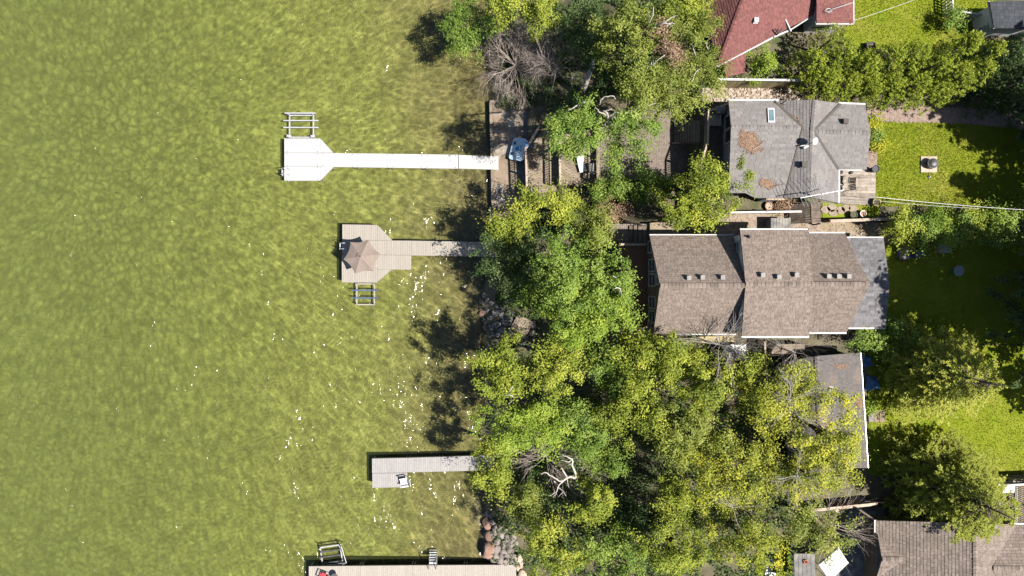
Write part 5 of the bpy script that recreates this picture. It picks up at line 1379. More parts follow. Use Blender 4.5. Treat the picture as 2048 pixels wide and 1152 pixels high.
def broad(label, px, py, zc, rx, ry, rz, mat, dens=1.0, leaf=0.105, lobes=10, name='broadleaf_tree', cat='tree', group=None, lean=0.25, hue=0.0, base=None, spread=.62, shrub=False):
    c = np.array(W(px, py, zc)); k = (H-zc)/H/S; R = np.array([rx*k, ry*k, rz])
    bx, by = (c[0]+lean*R[0]*.6, c[1]) if base is None else base
    bz = gz(bx, by); t = thing(name, label, cat, (bx, by, bz-.05), group)
    area = math.pi*R[0]*R[1]
    L = []
    lobes = int(lobes*1.5)
    for i in range(lobes):
        a = 2.4*i+RNG.uniform(-.4,.4); q = (spread+.12)*math.sqrt((i+.6)/lobes)*RNG.uniform(.85,1.1)
        u = np.array([math.cos(a)*q, math.sin(a)*q, RNG.uniform(-.62, .38)+.45*(1-q)])
        L.append((c+u*R, R*RNG.uniform(.24, .38)*np.array([1,1,.95])))
    ncl = int(area*3.7*dens)+10; per = int(104); leaf *= .70
    CC, NN, TT, SS = [], [], [], []
    for i in range(ncl):
        lc, lr = L[RNG.integers(len(L))]
        d = RNG.normal(size=3); d[2] = abs(d[2])*1.0-.45*RNG.random()*2; d /= np.linalg.norm(d)
        p = lc+d*lr*RNG.uniform(.72, 1.08)
        n = int(per*RNG.uniform(.6, 1.5)); rad = RNG.uniform(.13, .31)
        o3 = RNG.normal(size=(n, 3)); q = p+o3*np.array([rad, rad, rad*.55])
        # sprigs: a few clumps trail out
        if RNG.random() < .3: q += (np.abs(RNG.normal(size=(n,1)))*.5)*np.array([d[0], d[1], d[2]*.2-.1])
        nn = unit(np.array([0,0,.7])+d*.35+o3*.35+RNG.normal(size=(n,3))*.35)
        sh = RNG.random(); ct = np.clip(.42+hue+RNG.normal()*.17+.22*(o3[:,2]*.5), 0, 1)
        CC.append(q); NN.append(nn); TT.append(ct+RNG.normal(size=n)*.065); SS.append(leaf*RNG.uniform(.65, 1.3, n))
    C = np.concatenate(CC); keep = C[:,2] > bz+.1
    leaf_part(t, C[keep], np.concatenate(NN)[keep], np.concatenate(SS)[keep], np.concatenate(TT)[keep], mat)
    if not shrub: wood(t, (bx,by,bz-.3), (c[0],c[1],c[2]+.25*rz), .1+.055*min(rx,ry)*k, [l[0] for l in L[:6]])
    else: wood(t, (bx,by,bz-.2), (c[0],c[1],c[2]), .05, [l[0] for l in L[:3]])
    return t

def conifer(label, x, y, z1, R, mat='pine', name='pine_tree', group=None, dens=1.0, zlow=1.2, hue=0.0, leaf=.07):
    bz = gz(x, y); t = thing(name, label, 'tree', (x,y,bz-.05), group); Ht = z1-bz
    mb = MB(); mb.tube([(x,y,bz-.3),(x+.1,y,bz+Ht*.5),(x,y,z1)], [.24,.14,.02], 8); part('trunk', mb, MT['bark'], t, smooth=True)
    CC, NN, TT, SS = [], [], [], []; br = MB(); z = bz+zlow
    while z < z1-.15:
        f = (z-bz-zlow)/(Ht-zlow); r = R*(1-f)**.72*RNG.uniform(.85,1.12)+.12; nb = 6 if r > 1 else 4; a0 = RNG.uniform(0, 6.28)
        for b in range(nb):
            a = a0+6.283*b/nb+RNG.uniform(-.25,.25); rr = r*RNG.uniform(.72,1.15); d = np.array([math.cos(a), math.sin(a), 0])
            rise = RNG.uniform(-.12,.12)+.15*f
            if rr > .5: br.tube([(x,y,z), (x+d[0]*rr*.6,y+d[1]*rr*.6,z+rise*rr*.6), (x+d[0]*rr*.97,y+d[1]*rr*.97,z+rise*rr+.05)], [.04,.025,.008], 4)
            n = int(rr*115*dens*(.10/leaf)**1.5)+14
            s = RNG.uniform(.12, 1.0, n)**.75; side = RNG.normal(size=n)*(.30*(1.05-s)*min(rr,2.2)*.6+.10)
            e = np.array([-d[1], d[0], 0])
            # side sprays leave the bough at a few places of their own
            ns = max(3, int(rr*5)); an = RNG.uniform(.08, 1.0, ns); sg = RNG.choice([-1, 1], ns); ln = RNG.uniform(.5, 1.2, ns)*(.18+.42*(1.05-an)*min(rr, 2.0)*.55)
            ki = RNG.integers(ns, size=n); u = RNG.random(n)**.8; side = sg[ki]*ln[ki]*u
            s = an[ki]; s2 = s + u*ln[ki]*.6/max(rr, .4)
            p = np.array([x,y,z])+d*(np.minimum(s2,1.08)*rr)[:,None]+e*side[:,None]+np.array([0,0,1])*((rise*s*rr)-.10*np.abs(side))[:,None]+RNG.normal(size=(n,3))*.065
            CC.append(p); NN.append(unit(np.array([0,0,.8])+d*.25+RNG.normal(size=(n,3))*.5))
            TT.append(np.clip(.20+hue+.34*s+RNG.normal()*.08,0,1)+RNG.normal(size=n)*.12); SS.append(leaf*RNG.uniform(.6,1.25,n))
        z += RNG.uniform(.42,.66)
    part('branches', br, MT['bark'], t)
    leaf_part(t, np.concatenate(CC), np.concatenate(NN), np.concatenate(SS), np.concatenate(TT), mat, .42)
    return t

def fir(label, x, y, z1, R, mat='pine', dens=1.0, hue=0.0, name='pine_tree'):
    """a full conical crown of flat, slightly drooping boughs"""
    bz = gz(x, y); t = thing(name, label, 'tree', (x,y,bz-.05)); Ht = z1-bz
    mb = MB(); mb.tube([(x,y,bz-.3),(x+.08,y,bz+Ht*.5),(x,y,z1)], [.24,.14,.02], 8); part('trunk', mb, MT['bark'], t, smooth=True)
    br = MB(); CC, NN, TT, SS = [], [], [], []
    for i in range(int(150*dens)):
        f = 1-math.sqrt(RNG.random()*.98+.02); a = RNG.uniform(0, 6.283); d = np.array([math.cos(a), math.sin(a), 0]); e = np.array([-d[1], d[0], 0])
        z = bz+.9+(Ht-1.0)*f; r = (R*(1-f)**.8+.15)*RNG.uniform(.72, 1.12)*(1+.12*math.sin(3*a+1)); drop = -.14*r*RNG.uniform(.2,1.2)
        br.tube([(x,y,z+.25), tuple(np.array([x,y,z+.2])+d*r*.5), tuple(np.array([x,y,z+drop])+d*r*.95)], [.035,.025,.008], 4)
        ct = .34+hue+RNG.normal()*.11
        for k in range(max(4, int(r*5.5))):
            s = RNG.uniform(.18, 1.0); c = np.array([x,y,z+.2])+d*(s*r)+np.array([0,0,1])*(drop-.2)*s**2+e*RNG.normal()*.30*r*(1.08-s)
            n = int(RNG.uniform(14, 30)); u = RNG.random(n); side = RNG.choice([-1,1]); dir_ = d*.75+e*side*RNG.uniform(.1,.8); L = RNG.uniform(.3,.6)
            q = c+dir_*(u*L)[:,None]+RNG.normal(size=(n,3))*np.array([.085,.085,.04])*(1.2-u)[:,None]
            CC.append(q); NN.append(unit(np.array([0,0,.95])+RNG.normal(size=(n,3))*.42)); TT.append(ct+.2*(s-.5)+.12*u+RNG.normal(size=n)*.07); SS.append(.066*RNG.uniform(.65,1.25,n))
    part('branches', br, MT['bark'], t)
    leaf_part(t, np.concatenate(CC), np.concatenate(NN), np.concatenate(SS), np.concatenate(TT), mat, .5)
    return t

def cedar(label, px, py, z1, rpx, mat='cedar', group=None, hue=0.0, dens=1.0, ry=None, name='cedar_tree', zf=.45):
    """hedge cedar: a rounded column of upright sprays; px,py is where its middle shows"""
    zm = z1-.45*(z1-ZG); c = W(px, py, zm); k = (H-zm)/H/S; R = rpx*k; Ry = (ry or rpx)*k; bz = gz(c.x, c.y)
    t = thing(name, label, 'tree', (c.x, c.y, bz-.05), group); Ht = z1-bz
    mb = MB(); mb.tube([(c.x,c.y,bz-.2),(c.x,c.y,z1-.3)], [.14,.03], 6); part('trunk', mb, MT['bark'], t)
    n = int(math.pi*R*Ry*27*dens*(1+Ht*.10)); CC, NN, TT, SS = [], [], [], []
    for i in range(n):
        a = RNG.uniform(0, 6.283); f = RNG.random()**.8; zz = bz+.2+(Ht-.2)*(1-(1-f)**1.4)
        prof = (1-((zz-bz)/Ht)**2.6)**.6; rr = prof*RNG.uniform(.78,1.08)
        if RNG.random() < .35: rr *= RNG.random()**.5
        p = np.array([c.x+math.cos(a)*R*rr, c.y+math.sin(a)*Ry*rr, zz]); d = np.array([math.cos(a)*.55, math.sin(a)*.55, .85]); d /= np.linalg.norm(d)
        m = int(RNG.uniform(15, 27)); l = RNG.uniform(.22,.46); s = RNG.random(m)
        q = p+d*(s*l)[:,None]+RNG.normal(size=(m,3))*(.085*(1.15-s))[:,None]
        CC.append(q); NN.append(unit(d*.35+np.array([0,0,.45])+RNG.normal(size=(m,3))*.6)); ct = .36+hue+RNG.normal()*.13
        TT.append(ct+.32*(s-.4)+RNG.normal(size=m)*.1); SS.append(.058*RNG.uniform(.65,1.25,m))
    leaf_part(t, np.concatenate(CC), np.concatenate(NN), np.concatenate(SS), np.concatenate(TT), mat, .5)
    return t

def grow(mb, p, d, l, r, depth, rg, droop=.0, spread=.55, seg=3, kids=3):
    p = Vector(p); d = Vector(d).normalized(); pts = [p]; q = p.copy(); dd = d.copy()
    for k in range(seg):
        dd = (dd+Vector((rg.uniform(-1,1),rg.uniform(-1,1),rg.uniform(-1,1)))*.30-Vector((0,0,droop))).normalized(); q = q+dd*l/seg; pts.append(q.copy())
    mb.tube(pts, [r*(1-.6*k/seg) for k in range(seg+1)], 5 if r > .03 else 3, cap=False)
    if depth > 0:
        for i in range(kids):
            f = rg.uniform(.3, 1.0); j = min(seg-1, int(f*seg)); a = pts[j].lerp(pts[j+1], f*seg-j if f < 1 else 1)
            e = (dd+Vector((rg.uniform(-1,1),rg.uniform(-1,1),rg.uniform(-.6,.8)))*spread).normalized()
            grow(mb, a, e, l*rg.uniform(.5,.75), r*.5, depth-1, rg, droop, spread, seg, kids)

def bare(label, px, py, n, l, r, up, mat, seed, zb=None, name='bare_shrub', cat='shrub', depth=2, kids=4, bias=(0,0), spread=.5, arc=(0,6.283)):
    rg = random.Random(seed); z = zb if zb is not None else 1.5; c = W(px, py, z); g = gz(c.x, c.y)
    t = thing(name, label, cat, (c.x,c.y,min(g,z)-.05)); mb = MB(); mb.tube([(c.x,c.y,min(g,z)-.2),(c.x,c.y,z)], [r*2.5,r*2], 7); part('trunk', mb, MT[mat], t)
    for k in range(n):
        a = rg.uniform(*arc); d = Vector((math.cos(a)+bias[0], math.sin(a)+bias[1], up*rg.uniform(.4,1.4)))
        mb = MB(); grow(mb, (c.x,c.y,z-.1), d, l*rg.uniform(.7,1.15), r*rg.uniform(.6,1.1), depth, rg, .03, spread, 3, kids); part('branch', mb, MT[mat], t)
    return t

def snag(label, trunk, limbs, r0, mat='bark_pale', name='dead_tree'):
    """dead branching wood; every limb a list of (px, py, z, radius)"""
    trunk = [(*q[:3], q[3]*.6) for q in trunk]; limbs = [[(*q[:3], q[3]*.6) for q in L] for L in limbs]
    P = [W(*q[:3]) for q in trunk]; b = P[0]; t = thing(name, label, 'tree', (b.x,b.y,b.z))
    mb = MB(); mb.tube(P, [q[3] for q in trunk], 7); part('trunk', mb, MT[mat], t, smooth=True)
    for L in limbs:
        mb = MB(); pts = [W(*q[:3]) for q in L]; fine = []; rr = []
        for i in range(len(pts)-1):
            for k in range(3):
                f = k/3; j = Vector((random.uniform(-1,1),random.uniform(-1,1),random.uniform(-1,1)))*.05*(k > 0); fine.append(pts[i].lerp(pts[i+1], f)+j); rr.append(L[i][3]*(1-f)+L[i+1][3]*f)
        fine.append(pts[-1]); rr.append(L[-1][3]); mb.tube(fine, rr, 6); part('limb', mb, MT[mat], t, smooth=True)
    return t

# --- lakeside trees between the two houses' terraces
broad('dark green tree overhanging the land end of the beige dock', 1035, 520, 5.2, 78, 82, 2.6, 'dark', 1.0, .10, 12, hue=.08)
broad('yellow-green tree at the shore directly above the beige dock', 1022, 455, 6.2, 52, 48, 2.4, 'yellow', 1.0, .10, 9)
broad('yellow-green tree between the plank deck and the big lakeside tree', 1105, 412, 6.0, 72, 38, 2.2, 'yellow', 1.0, .10, 10, hue=.0)
broad('small olive tree at the upper left of the red deck', 1195, 455, 6.5, 48, 52, 2.2, 'olive', 1.0, .09, 9, hue=.12)
broad('largest light green tree covering the slope left of the red deck', 1160, 545, 10.3, 108, 92, 3.4, 'green', 1.1, .10, 16, hue=.10)
broad('light green tree just below the largest lakeside tree', 1165, 645, 9.6, 82, 66, 3.0, 'bright', 1.05, .10, 12, hue=.03)
broad('light green tree spreading over the lower end of the red deck', 1243, 610, 8.6, 44, 60, 2.4, 'green', 1.0, .10, 9, hue=.14)
broad('small light green tree between the shaded rocks and the big tree', 1075, 590, 6.8, 40, 36, 1.8, 'green', .9, .10, 7, hue=.05)
broad('round dark green shrub below the diagonal deck, leftmost of its row', 1213, 381, 5.0, 34, 26, 1.0, 'green', 1.0, .10, 7, 'green_shrub', 'shrub', shrub=True)
broad('round dark green shrub below the paver patio, second of its row', 1262, 383, 5.3, 36, 28, 1.1, 'green', 1.0, .10, 7, 'green_shrub', 'shrub', shrub=True, hue=-.06)
broad('dark green shrub below the paver patio next to the yellow-green tree', 1312, 374, 5.9, 42, 38, 1.4, 'green', 1.0, .10, 8, 'green_shrub', 'shrub', shrub=True, hue=-.04)
broad('yellow-green tree leaning over the corner of the grey cottage roof', 1412, 378, 10.0, 88, 66, 3.2, 'yellow', 1.0, .10, 14, hue=-.06, base=(13.2, 6.3))
broad('yellow-green tree hanging between the cottage and the brown roof', 1400, 430, 8.8, 52, 38, 2.2, 'yellow', 1.0, .10, 9, hue=-.02, base=(13.3, 5.5))
broad('reddish brown dying shrub above the side walk', 1235, 425, 5.2, 36, 20, .9, 'dead', .8, .08, 7, 'dry_shrub', 'shrub', shrub=True)
# --- lower lakeside woods
broad('yellow-green tree leaning over the water left of the wood', 1000, 745, 7.8, 66, 70, 3.0, 'yellow', .95, .11, 13, hue=-.05)
broad('yellow tree above the middle of the lakeside wood', 1112, 735, 8.5, 62, 62, 2.6, 'yellow', 1.0, .10, 10, hue=.06)
broad('bright fresh green tree at the left edge of the wood', 1045, 850, 8.0, 92, 62, 3.0, 'bright', 1.1, .095, 13, hue=.12)
broad('green tree overhanging the land end of the grey dock', 990, 930, 6.8, 46, 58, 2.4, 'yellow', 1.0, .10, 9, hue=-.06)
broad('mid green tree between the yellow tree and the bright green tree', 1150, 840, 7.2, 70, 60, 2.4, 'green', 1.0, .10, 10, hue=.05)
broad('dark leafed low tree between two yellow-green crowns', 1215, 735, 7.5, 55, 55, 2.4, 'green', .9, .10, 9, hue=.0)
broad('yellow-green tree below the left end of the brown roof', 1330, 722, 9.5, 88, 62, 3.0, 'yellow', 1.0, .10, 13, hue=-.03)
broad('small yellow-green tree at the lower left corner of the brown roof', 1275, 690, 8.3, 46, 40, 2.0, 'yellow', .9, .10, 8, hue=-.05)
broad('yellow-green tree in the middle of the wood with a hollow beside it', 1270, 815, 9.0, 72, 76, 3.0, 'yellow', .95, .10, 11, hue=-.04)
broad('yellow-green tree in the wood below the folding table', 1400, 765, 9.6, 72, 66, 3.0, 'yellow', 1.0, .10, 12, hue=.0)
broad('olive tree right of the centre of the wood', 1370, 860, 9.6, 78, 66, 3.0, 'olive', 1.0, .10, 12, hue=.14)
broad('light yellow-green tree in the middle of the wood', 1450, 935, 10.6, 104, 74, 3.2, 'golden', 1.05, .09, 15, hue=-.08)
broad('golden yellow tree over the outbuilding roof', 1555, 810, 11.0, 84, 74, 3.2, 'golden', .9, .09, 13, hue=.06)
broad('golden yellow tree reaching the right edge of the outbuilding roof', 1645, 865, 11.0, 66, 92, 3.0, 'golden', .95, .09, 12, hue=.06)
broad('golden tree hiding the lower end of the outbuilding roof', 1668, 935, 10.6, 40, 52, 2.2, 'golden', 1.0, .09, 9, hue=-.02)
broad('pale green tree over the upper left part of the outbuilding roof', 1588, 752, 10.4, 44, 40, 2.0, 'golden', .85, .09, 8, hue=-.10)
broad('yellow-green tree left of the outbuilding beside the short fence', 1500, 765, 9.0, 40, 60, 2.4, 'yellow', .9, .10, 8, hue=-.05)
broad('golden green tree at the lower end of the outbuilding', 1590, 940, 10.6, 98, 68, 3.0, 'golden', 1.05, .09, 13, hue=-.04)
broad('narrow yellow-green tree at the edge of the dark hollow', 1342, 985, 8.5, 36, 62, 2.2, 'yellow', .95, .09, 8, hue=.05)
broad('green tree left of the dark hollow near the bottom edge', 1192, 1010, 8.0, 50, 58, 2.4, 'yellow', 1.0, .10, 9, hue=-.04)
broad('small olive tree above the boulder bank of the bottom dock', 1050, 1010, 5.8, 40, 48, 2.0, 'olive', .95, .10, 8, hue=.1)
broad('yellow-green tree at the land end of the bottom dock', 1115, 1110, 7.8, 74, 60, 2.6, 'yellow', 1.0, .10, 11, hue=-.04)
broad('green tree along the bottom edge in the middle of the wood', 1240, 1115, 8.6, 78, 58, 2.6, 'green', 1.0, .10, 11, hue=.1)
broad('olive yellow tree along the bottom edge right of the middle', 1345, 1095, 9.2, 78, 66, 2.8, 'yellow', 1.0, .095, 12, hue=-.06)
broad('light yellow-green tree above the pale stepping stones', 1470, 1060, 10.0, 92, 82, 3.0, 'golden', 1.0, .09, 13, hue=-.12)
broad('olive tree full of bare twigs above the white canopy', 1620, 1050, 10.0, 70, 56, 2.8, 'olive', .95, .09, 11, hue=.16)
broad('low dark green tree in the hollow of the wood', 1270, 1040, 5.5, 70, 70, 2.2, 'dark', .8, .10, 10, hue=.0)
broad('low green tree deep between the dead trees', 1225, 925, 5.6, 38, 40, 2.0, 'green', .8, .10, 9, hue=-.08)
broad('small grey-green tree above the white dead tree', 1180, 890, 7.0, 42, 26, 1.5, 'green', 1.0, .08, 7, hue=.12)
broad('bushy low growth on the slope beside the dead tree', 1090, 985, 3.6, 70, 50, 1.6, 'dark', .7, .10, 9, 'green_shrub', 'shrub', shrub=True)
broad('sparse green shrub right of the white dead tree', 1190, 915, 5.2, 30, 26, 1.2, 'green', .9, .09, 6, 'green_shrub', 'shrub', shrub=True, hue=.1)
# --- upper woods
broad('bushy green tree standing over the water at the top', 935, 58, 4.4, 58, 58, 2.4, 'green', 1.25, .09, 11, hue=-.06)
broad('yellow-green tree at the top edge left of the dead shrubs', 1015, 18, 7.0, 48, 40, 2.2, 'yellow', .9, .10, 8, hue=-.03)
broad('narrow yellow-green tree at the top between the dead shrubs', 1080, 25, 7.5, 36, 54, 2.4, 'yellow', .9, .10, 8, hue=-.04)
broad('dark tree in the shade at the top beside the fallen trunk', 1165, 60, 7.5, 62, 72, 2.6, 'dark', .85, .10, 11, hue=.03)
broad('dark green tree in the shade above the concrete pad', 1158, 212, 4.5, 48, 36, 1.6, 'dark', .9, .10, 10, hue=.0)
broad('tall pale green tree at the top with white branches', 1262, 62, 12.5, 76, 66, 3.4, 'olive', .85, .10, 12, hue=-.02)
broad('tall olive tree beside the red roof with brown patches', 1365, 85, 12.0, 76, 86, 3.2, 'olive', .95, .085, 13, hue=-.08)
broad('light green tall tree in the middle of the upper wood', 1278, 178, 12.5, 62, 72, 3.4, 'olive', 1.0, .09, 12, hue=.02)
broad('olive tall tree above the paver patio', 1345, 185, 12.0, 78, 60, 3.0, 'olive', 1.0, .085, 12, hue=.04)
broad('olive drooping tree at the left corner of the stone bed', 1400, 150, 10.8, 46, 46, 2.4, 'olive', .9, .085, 8, hue=-.02)
broad('drooping green tree hanging over the diagonal deck', 1150, 252, 12.6, 62, 48, 2.4, 'green', 1.05, .09, 11, hue=.0, base=(6.2, 12.8))
broad('drooping green tree reaching over the paver patio', 1262, 268, 12.4, 74, 42, 2.4, 'green', 1.0, .09, 11, hue=.02, base=(8.6, 12.6))
broad('drooping leafy bough hanging over the paver patio', 1232, 318, 10.8, 20, 28, 1.3, 'green', 1.0, .09, 5, 'hanging_bough', 'tree', hue=.12, base=(8.2, 12.2))
broad('yellow-green bough hanging down beside the white lounge chair', 1142, 298, 11.2, 30, 22, 1.3, 'green', 1.0, .09, 5, 'hanging_bough', 'tree', hue=.14, base=(6.0, 12.4))
broad('bright yellow tree at the top edge over the red roof', 1392, 14, 12.0, 44, 36, 2.2, 'yellow', .8, .09, 8, hue=.06)
broad('lime yellow tree at the top edge left of the red roof', 1340, 20, 12.5, 34, 28, 2.0, 'yellow', .8, .09, 7, hue=.04)
broad('bright green shrub at the lower corner of the red roof', 1522, 130, 7.8, 26, 36, 1.6, 'bright', 1.0, .09, 7, 'green_shrub', 'shrub', shrub=True, hue=.08)
broad('brown dying crown patch in the upper wood', 1342, 102, 13.9, 24, 18, .7, 'dead', 1.0, .08, 5, 'dying_tree', 'tree', base=(11.6, 17.0))
broad('second brown dying crown patch above the first', 1325, 62, 13.6, 26, 16, .6, 'dead', .7, .08, 5, 'dying_tree', 'tree', base=(11.2, 18.6))
# --- cedar hedge, upper right
gh = 'cedars of the tall hedge above the brick path'
for k, (x, y, z1, r, lb) in enumerate(((1612,135,10.2,36,'dark hedge cedar beside the tan board fence'),(1640,170,9.6,40,'hedge cedar above the cottage roof valley'),(1668,118,10.8,36,'tall hedge cedar below the small red roof'),(1684,175,9.4,36,'hedge cedar right above the cottage chimney side'),
        (1715,140,10.2,40,'broad hedge cedar below the dark square planter'),(1728,182,9.2,34,'hedge cedar above the start of the brick path'),(1762,128,10.6,40,'light hedge cedar in the middle of the row'),(1772,180,9.2,36,'front hedge cedar in the middle of the row'),
        (1808,122,10.8,38,'tall light hedge cedar right of the middle'),(1818,178,9.4,38,'front hedge cedar right of the middle'),(1852,140,10.6,40,'light hedge cedar left of the tallest cedar'),(1862,185,9.2,34,'front hedge cedar near the shaded end'),
        (1893,108,12.6,30,'tallest pointed cedar of the hedge'),(1898,160,10.2,42,'front hedge cedar below the tallest one'),(1935,150,10.6,36,'last light cedar of the hedge before the dark trees'),(1948,120,11.4,34,'pointed cedar by the white shed wall'),(1655,85,9.6,32,'hedge cedar touching the small red roof wall'))):
    cedar(lb, x, y, z1, r, 'cedar', gh, hue=random.uniform(-.05,.06))
for k, (x, y, z1, r, lb) in enumerate(((1985,130,11.5,42,'dark conifer right of the hedge, below the garden shed'),(2020,170,11.5,44,'dark conifer at the right edge above the brick path'),(2035,110,12,44,'dark conifer at the right edge beside the garden shed'),(1960,195,8.5,34,'low dark cedar at the shaded end of the hedge'),(1985,205,8,36,'low dark cedar next to the shaded brick path'),(2030,215,8,36,'low dark cedar by the brick path at the right edge'))):
    cedar(lb, x, y, z1, r, 'dark', 'dark conifers in the upper right shade', hue=.0)
broad('leafy shrub behind the white picket fence', 1905, 40, 7.0, 26, 16, .8, 'green', .9, .09, 6, 'green_shrub', 'shrub', shrub=True)
# --- low hedge over the shaded lawn
gl = 'bushes of the low hedge between the two lawns'
for x, y, r, ry, lb, m, h in ((1800,455,32,36,'yellow-green end bush of the low hedge by the fence','yellow',.0),(1838,452,36,40,'green second bush of the low hedge from the fence','green',.05),(1874,454,36,40,'green third bush of the low hedge from the fence','bright',-.05),
        (1908,452,34,40,'green bush of the low hedge left of the sunlit one','green',.06),(1936,450,30,38,'yellow-green sunlit bush in the middle of the low hedge','yellow',.06),(1968,455,36,40,'dark bush of the low hedge right of the sunlit one','bright',-.08),(2004,455,36,40,'dark bush of the low hedge near the right edge','green',.04),(2042,454,38,40,'bush of the low hedge cut by the right edge','green',.06)):
    broad(lb, x, y, 7.6, r, ry, 1.4, m, 1.5, .095, 8, 'hedge_bush', 'bush', gl, shrub=True, hue=h)
broad('rounded dark green bush below the slate roof corner', 1740, 675, 7.4, 36, 26, 1.4, 'green', 1.0, .10, 8, 'green_shrub', 'shrub', shrub=True, hue=.02)
broad('dark green bush right of the slate roof beside the pine', 1790, 672, 7.6, 36, 28, 1.6, 'green', 1.0, .10, 8, 'green_shrub', 'shrub', shrub=True, hue=-.03)
broad('small leafy plant at the edge of the outbuilding roof', 1740, 815, 6.3, 11, 11, .45, 'bright', 1.0, .09, 4, 'garden_plant', 'plant', shrub=True, hue=.05)
broad('lime yellow shrub at the upper corner of the cottage wall', 1748, 250, 6.7, 14, 12, .6, 'lime', 1.1, .08, 5, 'garden_plant', 'plant', shrub=True, hue=.05)
broad('dark green plants in the bed beside the cottage wall', 1749, 272, 6.5, 14, 18, .5, 'green', 1.1, .08, 6, 'garden_plant', 'plant', shrub=True, hue=.0)
broad('lime yellow shrub lower in the bed beside the cottage wall', 1754, 290, 6.5, 9, 13, .5, 'lime', 1.1, .08, 5, 'garden_plant', 'plant', shrub=True, hue=.05)
broad('dry reddish plant between the cottage wall and the white capped fence', 1568, 408, 6.4, 26, 9, .4, 'dead', .9, .08, 6, 'dry_shrub', 'shrub', shrub=True)
# --- pines
fir('tall pointed pine standing over the lower lawn', 29.0, -5.8, 14.6, 3.6, 'pine', 1.5, .18)
fir('broad dark pine spreading over the taupe roof and the lawn', 29.3, -13.5, 15.0, 4.1, 'pine', 1.6, .0)
# trees outside the right edge, whose shade falls across the lawns
gs = 'tall trees just outside the right edge'
for x, y, z1, R in ((36.6,.6,22.5,4.4),(36.8,-2.8,22,4.2),(40.8,-8.2,17,3.0),(38.5,0.0,21,3.6),(39.5,5.0,20,3.0),(40.5,-3.0,21,3.8),(36.6,11.0,18,3.0),(38.8,9.6,19.5,3.2),(39.5,14.5,20,3.6)):
    conifer('tall dark conifer just outside the right edge of the lawns', x, y, z1, R, 'dark', 'conifer_tree', gs, .75, 2.5, .05, .15)
broad('tall broad crowned tree just outside the right edge of the shaded lawn', 2384, 690, 19.0, 172, 170, 3.2, 'dark', .45, .26, 14, base=(37.4,-2.4))
# --- dead and bare wood
bare('large pale bare shrub beside the water at the top', 1030, 130, 44, 2.1, .024, .75, 'twig', 3, 3.6, kids=4, spread=.7, depth=3)
bare('smaller brownish bare shrub right of the large bare one', 1112, 140, 22, 1.9, .024, .9, 'twig', 9, 5.5, kids=4, bias=(-.1,.5), spread=.65, depth=3)
bare('fan of bare brown branches above the white dead tree', 1092, 912, 26, 2.0, .022, .7, 'twig', 21, 5.6, kids=4, bias=(0,.15), name='bare_tree', cat='tree')
bare('thin bare branches right of the white dead tree', 1165, 935, 12, 1.9, .022, .8, 'twig', 22, 5.0, kids=4, bias=(.2,.1), name='bare_tree', cat='tree')
bare('grey bare branches along the south gutter of the brown roof', 1465, 715, 20, 1.6, .02, .8, 'twig_grey', 31, 8.3, kids=4, bias=(0,.15), name='bare_tree', cat='tree')
bare('bare grey branches spreading over the small plank platform', 1590, 705, 22, 2.2, .018, .7, 'twig_grey', 33, 8.0, kids=4, bias=(-.35,.0), name='bare_tree', cat='tree')
bare('grey bare twigs showing through the golden trees', 1580, 800, 14, 1.7, .018, .6, 'twig_grey', 35, 12.6, kids=4, bias=(.3,.2), name='bare_tree', cat='tree')
bare('grey bare twigs in the golden tree by the bottom fence', 1595, 952, 16, 1.5, .018, .5, 'twig_grey', 37, 12.6, kids=4, name='bare_tree', cat='tree')
bare('bare arching branches over the driveway right of the canopy', 1655, 1050, 18, 2.6, .022, .4, 'twig', 39, 9.6, kids=3, bias=(.6,-.15), name='bare_tree', cat='tree')
bare('pale bare twigs in the dark hollow left of the olive trees', 1465, 1015, 14, 1.5, .018, .6, 'twig_grey', 41, 11.4, kids=4, name='bare_tree', cat='tree')
bare('sparse bare tree casting a twig shadow on the brown roof', 1440, 690, 16, 2.0, .035, 1.6, 'twig_grey', 43, 9.6, kids=4, bias=(0,.1), name='bare_tree', cat='tree')
snag('white dead tree with crooked limbs in the dark hollow', [(1163,984,4.0,.2),(1160,970,6.5,.17),(1152,957,7.5,.15),(1140,953,8.0,.13)],
     [[(1152,957,7.5,.15),(1146,935,8.2,.12),(1144,918,8.8,.10),(1132,912,9.0,.05),(1124,908,9.1,.02)], [(1145,920,8.6,.07),(1136,924,8.7,.05),(1122,921,8.8,.02)], [(1144,926,8.4,.06),(1137,930,8.6,.02)],
      [(1140,953,8.0,.13),(1128,960,8.1,.11),(1118,970,8.2,.08),(1112,985,8.2,.05),(1098,992,8.3,.02)], [(1128,960,8.1,.09),(1118,962,8.3,.08),(1104,952,8.5,.07),(1092,945,8.7,.06),(1080,947,8.8,.02)],
      [(1134,954,8.0,.08),(1128,944,8.4,.09),(1122,936,8.6,.07)], [(1116,974,8.2,.05),(1126,982,8.3,.04),(1132,992,8.3,.02)], [(1112,966,8.3,.05),(1108,962,8.5,.05)], [(1150,958,7.6,.06),(1156,978,7.0,.03)], [(1113,985,8.2,.04),(1106,996,8.2,.015)], [(1134,958,8,.05),(1138,975,7.8,.02)], [(1126,984,8.3,.03),(1116,994,8.2,.015)]], .2)
